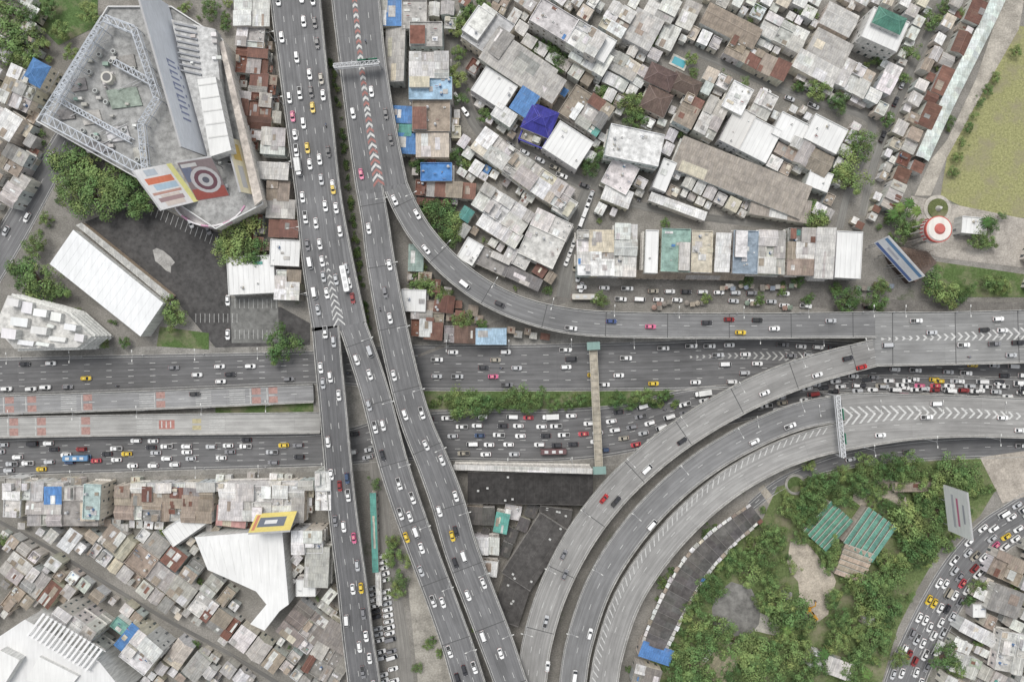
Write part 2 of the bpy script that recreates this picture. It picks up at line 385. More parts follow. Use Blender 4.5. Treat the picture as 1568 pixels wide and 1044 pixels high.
for pa,mm,lst in ((pL1,mL1,[(-100,'r'),(10,'r'),(45,'r'),(90,'w'),(130,'r'),(210,'w'),(240,'r'),(300,'w'),(352,'w'),(385,'r'),(410,'r')]),(pL2,mL2,[(15,'r'),(60,'r'),(125,'r'),(205,'w'),(245,'R'),(320,'w')])):
    for u,t in lst:
        z=pa.p[5][2]; dd,_=pa.near(*P(u,620 if pa is pL1 else 652,z))
        hw=pa.p[3][3]-.9
        if t=='r':
            rc=(.4,.25,.22); quadp(mm,pa,dd,dd+4,-hw,-.6,.02,'road_paint',rc); quadp(mm,pa,dd,dd+4,.6,hw,.02,'road_paint',rc)
            quadp(mm,pa,dd-.9,dd-.5,-hw,hw,.02,'road_paint',(.5,.5,.48))
        elif t=='R':
            quadp(mm,pa,dd,dd+7,-2,2,.02,'road_paint',(.42,.2,.17))
            for q in range(3): quadp(mm,pa,dd+1+q*2,dd+1.5+q*2,-1.5,1.5,.026,'road_paint',WHT)
            for q in range(2): quadp(mm,pa,dd+15,dd+19,-2.6+q*3,-.6+q*3,.02,'road_paint',(.45,.4,.25))
        else:
            for q in range(7): quadp(mm,pa,dd,dd+7,-hw+q*hw/3.5,-hw+q*hw/3.5+.3,.02,'road_paint',(.52,.52,.5))
for n,x in (('elevated_expressway',mA),('elevated_expressway',mAL),('elevated_expressway',mAR),('elevated_expressway',mB),('elevated_expressway',mBP),('expressway_ramp',mC),('elevated_expressway',mCD),('expressway_ramp',mD1),('expressway_ramp',mD2),('expressway_ramp',mD3),('elevated_expressway',mDD),('flyover',mL1),('flyover',mL2)): x.build(n,(0,0,0))

# ------------------------------------------------------------------ vehicles
def outline(l0,l1,w,r=.25):
    return [(l1-r,-w),(l1-.06,-w+r*1.2),(l1,0),(l1-.06,w-r*1.2),(l1-r,w),(l0+r,w),(l0+.04,w-r),(l0+.04,-w+r),(l0+r,-w)]
def loft(mb,A,B,z0,z1,mat,mats=None,top=None):
    n=len(A)
    for i in range(n):
        j=(i+1)%n; m=mats[i] if mats else mat
        mb.poly([(A[i][0],A[i][1],z0),(A[j][0],A[j][1],z0),(B[j][0],B[j][1],z1),(B[i][0],B[i][1],z1)],m)
    if top: mb.poly([(p[0],p[1],z1) for p in B],top)
def wheels(mb,xs,w,r=.32):
    for x in xs:
        for sy in(-1,1):
            y0=sy*(w-.02);y1=sy*(w-.24);n=10
            A=[(x+r*math.cos(t*2*math.pi/n),y0,r+r*math.sin(t*2*math.pi/n)) for t in range(n)];B=[(a[0],y1,a[2]) for a in A]
            for i in range(n): mb.poly([A[i],A[(i+1)%n],B[(i+1)%n],B[i]],'rubber')
            mb.poly(A,'rubber')
            h=[(x+r*.5*math.cos(t*2*math.pi/n),y0+sy*.01,r+r*.5*math.sin(t*2*math.pi/n)) for t in range(n)]; mb.poly(h,'plain',(.4,.4,.4))
def lights(mb,l0,l1,w,z):
    for sy in(-1,1):
        mb.box(l1-.1,sy*(w-.42)-.2,z-.08,l1+.01,sy*(w-.42)+.2,z+.08,'plain',(.7,.7,.7)); mb.box(l0-.0,sy*(w-.35)-.18,z-.05,l0+.1,sy*(w-.35)+.18,z+.14,'plain',(.4,.02,.02))
def car_mesh(kind):
    mb=MB()
    if kind in('sedan','suv','taxi'):
        L=4.6;w=.89;l0,l1=-L/2,L/2; O=outline(l0,l1,w,.35); I=outline(l0+.05,l1-.1,w-.05,.4)
        loft(mb,O,O,.28,.62,'car_paint'); h=.86 if kind!='suv' else .98
        loft(mb,O,I,.62,h,'car_paint',top='car_paint')
        if kind=='suv': b0,b1,t0,t1,zt=-2.15,1.05,-1.95,.4,1.72
        else: b0,b1,t0,t1,zt=-1.85,1.05,-1.35,.3,1.44
        A=[(b1,-.72),(b1+.1,0),(b1,.72),(b0,.74),(b0,-.74)]; B=[(t1,-.6),(t1+.06,0),(t1,.6),(t0,.63),(t0,-.63)]
        loft(mb,A,B,h+.002,zt,'car_glass',top='car_paint')
        for sy in(-1,1):
            mb.box(.9,sy*.98-.1,h-.02,1.1,sy*.98+.1,h+.14,'car_paint',(1,1,1))
            mb.tube((b1-.02,sy*.74,h),(t1,sy*.6,zt),.05,.05,'car_paint',(1,1,1),4); mb.tube((b0+.02,sy*.75,h),(t0,sy*.61,zt),.07,.06,'car_paint',(1,1,1),4); mb.tube((-.35,sy*.74,h),(-.35,sy*.6,zt),.04,.04,'car_paint',(1,1,1),4)
        if kind=='taxi': mb.box(-.55,-.3,1.44,-.3,.3,1.62,'plain',(.75,.7,.35))
        wheels(mb,(-1.38,1.42),w); lights(mb,l0,l1,w,.62)
    elif kind=='pickup':
        l0,l1,w=-2.6,2.6,.92;O=outline(l0,l1,w,.3);I=outline(l0+.03,l1-.08,w-.05,.32)
        loft(mb,O,O,.35,.75,'car_paint'); loft(mb,O,I,.75,1.05,'car_paint',top='car_paint')
        loft(mb,[(1.45,-.78),(1.5,0),(1.45,.78),(-.75,.78),(-.75,-.78)],[(.7,-.64),(.75,0),(.7,.64),(-.6,.64),(-.6,-.64)],1.052,1.75,'car_glass',top='car_paint')
        mb.box(-2.5,-.78,1.053,-.85,.78,1.06,'plain',(.05,.05,.05))
        for a in((-2.55,-.86,-.8,-.76),(-2.55,.76,-.8,.86),(-2.58,-.76,-2.48,.76)): mb.box(a[0],a[1],1.05,a[2],a[3],1.2,'car_paint',(1,1,1))
        wheels(mb,(-1.6,1.65),w,.36); lights(mb,l0,l1,w,.8)
    elif kind=='van':
        l0,l1,w=-2.5,2.5,.93;O=outline(l0,l1,w,.25);I=outline(l0+.03,l1-.05,w-.03,.28)
        loft(mb,O,O,.3,.8,'car_paint');loft(mb,O,I,.8,1.15,'car_paint',top='car_paint')
        loft(mb,[(2.3,-.85),(2.35,0),(2.3,.85),(-2.42,.88),(-2.42,-.88)],[(1.5,-.76),(1.55,0),(1.5,.76),(-2.3,.8),(-2.3,-.8)],1.152,1.95,'car_glass',top='car_paint')
        mb.box(-1.6,-.5,1.952,-.4,.5,2.08,'car_paint',(1,1,1)); wheels(mb,(-1.6,1.55),w,.34); lights(mb,l0,l1,w,.75)
    elif kind=='bus':
        l0,l1,w=-5.6,5.6,1.25;O=outline(l0,l1,w,.3)
        loft(mb,O,O,.35,1.3,'car_paint'); loft(mb,O,O,1.3,2.3,'car_glass'); I=outline(l0+.15,l1-.15,w-.15,.35); loft(mb,O,I,2.3,2.9,'car_paint',top='car_paint')
        for x in(-3.2,0,3.0): mb.box(x-.8,-.6,2.9,x+.8,.6,3.15,'clean_paint',(.6,.6,.6))
        wheels(mb,(-3.3,3.6),w,.48); lights(mb,l0,l1,w,.7)
    elif kind=='truck':
        l0,l1,w=-3.6,3.6,1.1
        mb.box(-3.6,-.5,.5,3.3,.5,.75,'plain',(.05,.05,.05)); O=outline(2.0,3.6,w-.05,.2); I=outline(2.05,3.4,w-.15,.2)
        loft(mb,O,O,.5,1.3,'car_paint'); loft(mb,O,I,1.3,2.2,'car_glass',top='car_paint')
        mb.box(-3.6,-w,.8,1.9,w,2.9,'clean_paint',(.72,.72,.7)); mb.box(-3.5,-.03,2.9,1.8,.03,2.93,'plain',(.4,.4,.4))
        wheels(mb,(-2.4,2.7),w,.45); lights(mb,l0,l1,w,.8)
    elif kind=='moto':
        for x in(-.65,.65):
            n=10; A=[(x+.3*math.cos(t*2*math.pi/n),.06,.3+.3*math.sin(t*2*math.pi/n)) for t in range(n)]; B=[(a[0],-.06,a[2]) for a in A]
            for i in range(n): mb.poly([A[i],A[(i+1)%n],B[(i+1)%n],B[i]],'rubber')
            mb.poly(A,'rubber');mb.poly(B[::-1],'rubber')
        mb.tube((-.7,0,.7),(.35,0,.55),.16,.12,'car_paint',(1,1,1),6); mb.tube((.6,0,.35),(.42,0,1.0),.08,.06,'plain',(.1,.1,.1)); mb.tube((.42,-.33,1.02),(.42,.33,1.02),.03,.03,'plain',(.1,.1,.1))
        c=(.25,.28,.35)
        mb.tube((-.25,0,.75),(-.1,0,1.1),.17,.21,'plain',c,7);mb.tube((-.1,0,1.1),(-.02,0,1.32),.21,.09,'plain',c,7)
        mb.tube((0,0,1.32),(.03,0,1.45),.1,.14,'plain',(.5,.5,.5),7);mb.tube((.03,0,1.45),(.04,0,1.6),.14,.05,'plain',(.5,.5,.5),7)
        for sy in(-1,1):
            mb.tube((-.06,sy*.2,1.22),(.15,sy*.3,1.0),.06,.05,'plain',c);mb.tube((.15,sy*.3,1.0),(.4,sy*.27,1.03),.05,.04,'plain',(.35,.22,.16))
            mb.tube((-.25,sy*.1,.75),(.18,sy*.2,.68),.1,.07,'plain',(.06,.07,.12));mb.tube((.18,sy*.2,.68),(.05,sy*.17,.25),.07,.05,'plain',(.06,.07,.12))
    return mb.mesh({'sedan':'car','suv':'suv','taxi':'taxi','pickup':'pickup_truck','van':'van','bus':'bus','truck':'box_truck','moto':'motorcycle'}[kind])
CM={k:car_mesh(k) for k in('sedan','suv','taxi','pickup','van','bus','truck','moto')}
NAMES={'sedan':'car','suv':'suv','taxi':'taxi','pickup':'pickup_truck','van':'van','bus':'bus','truck':'box_truck','moto':'motorcycle_with_rider'}
LEN={'sedan':4.9,'suv':4.9,'taxi':4.9,'pickup':5.5,'van':5.3,'bus':11.6,'truck':7.6,'moto':2.2}
WC=(.8,.8,.79); YEL=(.66,.47,.05)
def rndcar():
    r=R.random()
    if r<.03: return 'moto',R.choice([(.2,.02,.02),(.03,.03,.03),(.05,.08,.2)])
    if r<.085: return 'taxi',R.choice([YEL,YEL,YEL,(.6,.14,.26),(.5,.08,.1)])
    k=R.choices(['sedan','suv','pickup','van'],[50,20,18,12])[0]
    c=R.choices([WC,(.5,.51,.52),(.22,.22,.23),(.04,.04,.045),(.25,.04,.04),(.05,.08,.15),(.36,.33,.27)],[54,20,8,14,2,1.4,3])[0]
    if k=='van' or k=='pickup':
        if R.random()<.45: c=WC
    f=R.uniform(.88,1.06); c=tuple(x*f for x in c)
    return k,c
def putcar(kind,col,loc,t,flip=False):
    rot=math.atan2(t[1],t[0])+R.uniform(-.03,.03)+(math.pi if flip else 0)
    inst(CM[kind],NAMES[kind],(loc[0],loc[1],loc[2]+.02),rot,1.06,col)
def traffic(pa,lanes,d0,d1,gap,flip=False,inset=1.6,use=None):
    for li in range(lanes):
        if use and li not in use: continue
        g=gap*R.uniform(.75,1.35)
        d=d0+R.uniform(0,g+5)
        while d<d1:
            k,c=rndcar(); 
            if R.random()<.01: k,c='truck',WC
            loc,t,hw=pa.at(d); hwi=hw-inset+.6; o=-hwi+2*hwi*(li+.5)/lanes+R.uniform(-.3,.3)
            loc,_,_=pa.at(d,o); putcar(k,c,loc,t,flip)
            d+=LEN[k]+1.6+R.expovariate(1/g)
def dof(pa,u,v,z): return pa.near(*P(u,v,z))[0]
traffic(pA,4,40,pA.L-6,6)
traffic(pAL,3,0,pAL.L,12); traffic(pAR,3,3,pAR.L,15)
traffic(pB,4,0,pB.L-5,42,use=[0,2,3]); traffic(pBP,3,6,pBP.L,32)
traffic(pN,4,0,dof(pN,480,560,0),24); traffic(pN,5,dof(pN,500,560,0),dof(pN,1180,560,0),15); traffic(pN,5,dof(pN,1190,560,0),pN.L,3.2)
traffic(pS,5,0,dof(pS,480,690,0),9,True); traffic(pS,5,dof(pS,520,690,0),dof(pS,720,690,0),11,True); traffic(pS,5,dof(pS,720,690,0),pS.L,4.0,True)
traffic(pE,5,0,pE.L,3.2)
traffic(pCD,4,5,pCD.L,30); traffic(pDD,3,8,pDD.L,45); traffic(pW,2,10,pW.L,20); traffic(pF,1,30,pF.L,80)
def on(pa,u,v,z,kind=None,col=None):
    x,y=P(u,v,z); d,o=pa.near(x,y); loc,t,_=pa.at(d,o)
    k,c=rndcar(); k=kind or ('sedan' if k=='moto' else k); putcar(k,col or (c if k!='taxi' or c[0]>c[2]*1.5 else YEL),loc,t)
for u,v in((640,330),(712,436),(768,467),(871,502),(940,492),(1000,500),(1080,494),(1132,509),(1118,489),(1158,490),(1190,503),(1270,491),(604,305),(655,385)): on(pC,u,v,11)
for u,v in((835,952),(866,876),(943,766),(988,718),(1045,673),(1170,601),(1250,574),(1298,548),(838,1022),(862,850)): on(pD1,u,v,10)
on(pD1,1318,562,10,'sedan',(.4,.03,.03));on(pD1,923,764,10,'sedan',(.4,.03,.03))
for u,v in((902,972),(997,803),(1158,674),(1211,651),(880,1030)): on(pD2,u,v,9,None,WC)
on(pA,530,430,12,'bus',WC); on(pS,125,700,0,'bus',(.12,.25,.42)); on(pS,850,690,0,'bus',(.14,.08,.08)); on(pAR,622,820,13,'taxi',YEL); on(pA,511,293,12,'taxi',YEL);on(pBP,694,824,14,'taxi',YEL); on(pL1,300,603,4.5,'sedan',(.05,.05,.05)); on(pCD,1508,505,10,'sedan',(.04,.04,.04))
def parked(u0,v0,u1,v1,n,ang,skip=.12):
    for i in range(n):
        if R.random()<skip: continue
        f=i/max(n-1,1); x,y=P(u0+(u1-u0)*f,v0+(v1-v0)*f); k,c=rndcar(); 
        if k in('moto','taxi'): k,c='sedan',WC
        a=math.radians(-ang); putcar(k,c,(x,y,LAY[0]+.01),(math.cos(a),math.sin(a)))
# ------------------------------------------------------------------ buildings
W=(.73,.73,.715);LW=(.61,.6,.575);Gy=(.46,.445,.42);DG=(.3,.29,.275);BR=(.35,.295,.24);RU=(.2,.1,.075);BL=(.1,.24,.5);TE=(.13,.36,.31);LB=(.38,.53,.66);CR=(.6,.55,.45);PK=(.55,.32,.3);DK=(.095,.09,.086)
def jit(c,a=.1):
    f=R.uniform(1-a,1+a); return tuple(min(.82,x*f*R.uniform(.97,1.03)) for x in c)
PALS={'mix':([W,LW,Gy,BR,DG,RU,BL,TE,CR],[24,28,22,12,5,4,1.5,1,6]),
'white':([W,LW,Gy,BR,BL,CR],[42,30,16,8,.6,6]),'rust':([RU,BR,DG,Gy,LW],[42,28,10,14,6]),'grey':([Gy,LW,BR,DG,W,RU,CR],[28,28,22,8,14,4,5]),'dark':([DK,(.12,.11,.105),(.16,.145,.135)],[50,30,15])}
def pick(p):
    a,w=PALS[p]; return jit(R.choices(a,w)[0],.15)
WALLS=[(.66,.64,.59),(.7,.7,.68),(.58,.56,.52),(.64,.6,.5),(.6,.63,.62),(.7,.64,.56)]
def windows(mb,x0,y0,x1,y1,z,base=0):
    nf=max(1,int(z/3.2)); fh=z/nf; gl=R.choice([(.08,.09,.1),(.14,.15,.16),(.16,.14,.12),(.1,.12,.12)])
    for (ax,ay,bx,by,nx,ny) in((x0,y0,x1,y0,0,-1),(x1,y0,x1,y1,1,0),(x1,y1,x0,y1,0,1),(x0,y1,x0,y0,-1,0)):
        L=math.hypot(bx-ax,by-ay); n=int(L/3.0)
        if n<1: continue
        dx,dy=(bx-ax)/L,(by-ay)/L
        for f in range(nf):
            zb=f*fh+1.0; zt=min(zb+1.2,z-.4)
            if f==0: zb=.1;zt=min(2.4,z-.3)
            for i in range(n):
                if R.random()<.3: continue
                c=(i+.5)*L/n; h=min(.65,L/n*.3)*R.uniform(.6,1)
                q=[(ax+dx*(c-h)+nx*.04,ay+dy*(c-h)+ny*.04),(ax+dx*(c+h)+nx*.04,ay+dy*(c+h)+ny*.04)]
                mb.poly([(q[0][0],q[0][1],zb),(q[1][0],q[1][1],zb),(q[1][0],q[1][1],zt),(q[0][0],q[0][1],zt)],'window_glass',gl)
            if f>0 and R.random()<.35:
                A=[(ax+dx*.1,ay+dy*.1),(bx-dx*.1,by-dy*.1),(bx-dx*.1+nx*.7,by-dy*.1+ny*.7),(ax+dx*.1+nx*.7,ay+dy*.1+ny*.7)]
                mb.prism(A,f*fh-.08,f*fh+.08,'painted_wall',(.6,.58,.54),bottom=True)
def slab(mb,q,th,mat,col):
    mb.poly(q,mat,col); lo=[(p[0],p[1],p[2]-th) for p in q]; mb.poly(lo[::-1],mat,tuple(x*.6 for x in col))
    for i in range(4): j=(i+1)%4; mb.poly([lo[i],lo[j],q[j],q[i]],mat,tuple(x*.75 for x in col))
def clutter(mb,x0,y0,x1,y1,z,n,pal='mix'):
    for _ in range(n):
        if x1-x0<2.4 or y1-y0<2.4: return
        x=R.uniform(x0+.9,x1-.9);y=R.uniform(y0+.9,y1-.9);r=R.random()
        if r<.2:
            mb.cyl(x,y,z,z+1.6,.6,'clean_paint',R.choice([(.55,.57,.6),(.15,.25,.45),(.6,.55,.45)]),10); mb.cyl(x,y,z+1.6,z+1.85,.6,'clean_paint',(.5,.5,.5),10,.15)
        elif r<.45:
            mb.box(x-.45,y-.3,z,x+.45,y+.3,z+.7,'clean_paint',(.68,.68,.66)); mb.cyl(x,y,z+.7,z+.72,.24,'plain',(.08,.08,.08),8)
        elif r<.7:
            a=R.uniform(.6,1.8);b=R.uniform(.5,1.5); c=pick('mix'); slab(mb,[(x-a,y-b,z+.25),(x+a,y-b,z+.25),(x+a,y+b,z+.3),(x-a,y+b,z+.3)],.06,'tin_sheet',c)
            for sx in(-1,1):
                mb.box(x+sx*a*.8-.05,y-.05,z,x+sx*a*.8+.05,y+.05,z+.2,'plain',(.2,.2,.2))
        elif r<.85:
            mb.tube((x-.8,y,z+1.2),(x+.8,y,z+1.2),.03,.03,'plain',(.4,.4,.4),4); mb.box(x-.7,y-.02,z+.5,x+.6,y+.02,z+1.18,'clean_paint',R.choice([(.6,.2,.2),(.6,.6,.62),(.2,.3,.5)]))
            mb.box(x-.83,y-.03,z,x-.77,y+.03,z+1.2,'plain',(.3,.3,.3));mb.box(x+.77,y-.03,z,x+.83,y+.03,z+1.2,'plain',(.3,.3,.3))
        else:
            mb.box(x-.25,y-.25,z,x+.25,y+.25,z+.35,'painted_wall',pick('mix'))
def unit(mb,x0,y0,x1,y1,z,kind,col,pal,base=0.0,win=True):
    wc=jit(R.choice(WALLS)); o=.22; cx=(x0+x1)/2; cy=(y0+y1)/2
    if kind=='flat':
        mb.box(x0,y0,base,x1,y1,z-.7,'painted_wall',wc,top=('weathered_concrete',col)); t=.18; pc=tuple(min(.8,x*1.15+.06) for x in col)
        for a in((x0,y0,x1,y0+t),(x0,y1-t,x1,y1),(x0,y0+t,x0+t,y1-t),(x1-t,y0+t,x1,y1-t)): mb.box(a[0],a[1],z-.7,a[2],a[3],z,'weathered_concrete',pc)
        A=(x1-x0)*(y1-y0)
        if R.random()<.65 and x1-x0>3.5 and y1-y0>3.5:
            fx=R.uniform(.3,.6);fy=R.uniform(.35,.9); xx0=x0+.4+(x1-x0-.8)*R.choice([0,1-fx]);yy0=y0+.4+(y1-y0-.8)*R.choice([0,1-fy]);xx1=xx0+(x1-x0-.8)*fx;yy1=yy0+(y1-y0-.8)*fy
            mb.box(xx0+.2,yy0+.2,z-.7,xx1-.2,yy1-.2,z+1.5,'painted_wall',wc,notop=True); s=R.choice([.1,-.1,.25])
            slab(mb,[(xx0,yy0,z+1.6),(xx1,yy0,z+1.6),(xx1,yy1,z+1.6+s),(xx0,yy1,z+1.6+s)],.08,R.choice(['tin_sheet','tin_sheet','weathered_concrete']),pick(pal))
        clutter(mb,x0,y0,x1,y1,z-.7,min(9,int(A/16)+1),pal)
    elif kind=='shed':
        s=R.uniform(.04,.1)*(x1-x0 if R.random()<.5 else y1-y0); d=R.randint(0,3)
        hz={0:(0,s,s,0),1:(s,0,0,s),2:(0,0,s,s),3:(s,s,0,0)}[d]
        c4=[(x0,y0),(x1,y0),(x1,y1),(x0,y1)]
        for i in range(4):
            j=(i+1)%4; mb.poly([(*c4[i],base),(*c4[j],base),(*c4[j],z+hz[j]-.02),(*c4[i],z+hz[i]-.02)],'painted_wall',wc)
        c5=[(x0-o,y0-o),(x1+o,y0-o),(x1+o,y1+o),(x0-o,y1+o)]
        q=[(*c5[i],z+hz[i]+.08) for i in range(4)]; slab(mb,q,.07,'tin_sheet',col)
        for _ in range(R.choice([0,1,1,2,3])):
            f0=R.uniform(.03,.6);f1=f0+R.uniform(.12,.35);c=pick(pal)
            def L(a,b,f): return tuple(a[k]*(1-f)+b[k]*f for k in range(3))
            g0=R.choice([0.02,.3,.45]);g1=g0+R.uniform(.3,.52)
            r0,r1=L(q[0],q[1],f0),L(q[0],q[1],f1);r3,r2=L(q[3],q[2],f0),L(q[3],q[2],f1); dz=R.uniform(.04,.12)
            w=[L(r0,r3,g0),L(r1,r2,g0),L(r1,r2,g1),L(r0,r3,g1)]
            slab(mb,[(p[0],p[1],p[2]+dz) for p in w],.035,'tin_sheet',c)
    elif kind in('gable','hip'):
        al=(x1-x0)>=(y1-y0); span=min(x1-x0,y1-y0); rh=span*.2 if kind=='gable' else span*.33
        ins=0 if kind=='gable' else span*.48
        if al: r0=(x0+ins,cy);r1=(x1-ins,cy)
        else: r0=(cx,y0+ins);r1=(cx,y1-ins)
        mb.box(x0,y0,base,x1,y1,z,'painted_wall',wc,notop=True)
        c=[(x0-o,y0-o,z),(x1+o,y0-o,z),(x1+o,y1+o,z),(x0-o,y1+o,z)]
        if kind=='gable':
            if al: r0=(x0-o,cy);r1=(x1+o,cy)
            else: r0=(cx,y0-o);r1=(cx,y1+o)
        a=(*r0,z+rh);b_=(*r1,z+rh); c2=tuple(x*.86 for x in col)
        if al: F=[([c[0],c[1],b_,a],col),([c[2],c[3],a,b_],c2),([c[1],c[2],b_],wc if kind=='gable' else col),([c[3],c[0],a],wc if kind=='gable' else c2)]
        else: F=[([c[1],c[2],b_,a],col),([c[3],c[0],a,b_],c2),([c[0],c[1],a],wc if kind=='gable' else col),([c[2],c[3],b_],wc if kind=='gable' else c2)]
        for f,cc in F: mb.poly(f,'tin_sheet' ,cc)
        mb.poly(c[::-1],'painted_wall',(.3,.3,.3)); mb.tube(a,b_,.14,.14,'clean_paint',tuple(min(.8,x*1.2+.03) for x in col),4)
        if kind=='hip':
            for i in range(4): mb.tube(c[i],a if math.dist(c[i],a)<math.dist(c[i],b_) else b_,.13,.13,'clean_paint',tuple(min(.8,x*1.3+.04) for x in col),4)
    if win: windows(mb,x0,y0,x1,y1,z-.7)
def split(x0,y0,x1,y1,mn,out):
    w,h=x1-x0,y1-y0
    if (w<mn and h<mn) or (R.random()<.15 and w*h<mn*mn*3.5): out.append((x0,y0,x1,y1)); return
    f=R.uniform(.3,.7)
    if w>h: split(x0,y0,x0+w*f,y1,mn,out);split(x0+w*f,y0,x1,y1,mn,out)
    else: split(x0,y0,x1,y0+h*f,mn,out);split(x0,y0+h*f,x1,y1,mn,out)
def bld(u,v,w,h,ang,z,kind='patch',col=None,pal='mix',name=None,mn=8.5,win=True):
    z+=R.uniform(0,.5)
    if col in (RU,BR): pal='rust'
    elif col==W or col==LW: pal='white' if pal=='mix' else pal
    k=S*(H-z)/H;a=w*k/2;b=h*k/2; mb=MB(); col=col or pick(pal); x,y=P(u,v,z)
    if kind=='patch':
        out=[];split(-a,-b,a,b,mn,out)
        for r in out:
            g=R.uniform(.01,.06); c=jit(col,.15) if R.random()<.55 else pick(pal)
            unit(mb,r[0]+g,r[1]+g,r[2]-g,r[3]-g,max(2.8,z+R.uniform(-1.2,.6)),R.choices(['shed','flat','gable'],[62,22,16])[0],c,pal,win=win)
    elif kind=='clean':
        mb.box(-a,-b,0,a,b,z-.5,'painted_wall',jit(LW),top=('clean_paint',col));t=.25
        for q in((-a,-b,a,-b+t),(-a,b-t,a,b),(-a,-b+t,-a+t,b-t),(a-t,-b+t,a,b-t)): mb.box(q[0],q[1],z-.5,q[2],q[3],z,'clean_paint',tuple(x*.9 for x in col))
        n=int(2*a/2.2)
        for i in range(1,n):
            xx=-a+2*a*i/n; mb.box(xx-.05,-b+.3,z-.5,xx+.05,b-.3,z-.42,'clean_paint',tuple(x*.78 for x in col))
        clutter(mb,-a+.5,-b+.5,a-.5,b-.5,z-.45,R.randint(0,4))
        windows(mb,-a,-b,a,b,z-.7)
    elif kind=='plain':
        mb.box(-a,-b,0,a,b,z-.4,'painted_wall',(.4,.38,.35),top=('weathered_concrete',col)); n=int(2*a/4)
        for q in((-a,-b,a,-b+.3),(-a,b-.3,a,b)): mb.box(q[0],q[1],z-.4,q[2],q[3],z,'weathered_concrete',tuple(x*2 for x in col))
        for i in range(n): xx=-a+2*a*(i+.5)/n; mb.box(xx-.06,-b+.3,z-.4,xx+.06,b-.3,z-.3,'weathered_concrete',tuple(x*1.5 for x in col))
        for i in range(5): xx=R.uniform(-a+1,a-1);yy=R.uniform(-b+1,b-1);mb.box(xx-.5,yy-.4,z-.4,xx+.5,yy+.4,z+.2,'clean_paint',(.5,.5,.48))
    else: unit(mb,-a,-b,a,b,z,kind,col,pal,win=win)
    occ_rect(u,v,w,h,ang,0)
    if z>9.5: occ_rect(CX+(u-CX)*(H-z)/H,CY+(v-CY)*(H-z)/H,w*.9,h*.9,ang,0)
    nm=name or {'flat':'concrete_building','plain':'dark_roof_building','shed':'tin_roof_house','gable':'gable_roof_house','hip':'hip_roof_house','patch':'shophouse','clean':'white_building'}[kind]
    mb.build(nm,(x,y,0),math.radians(-ang))
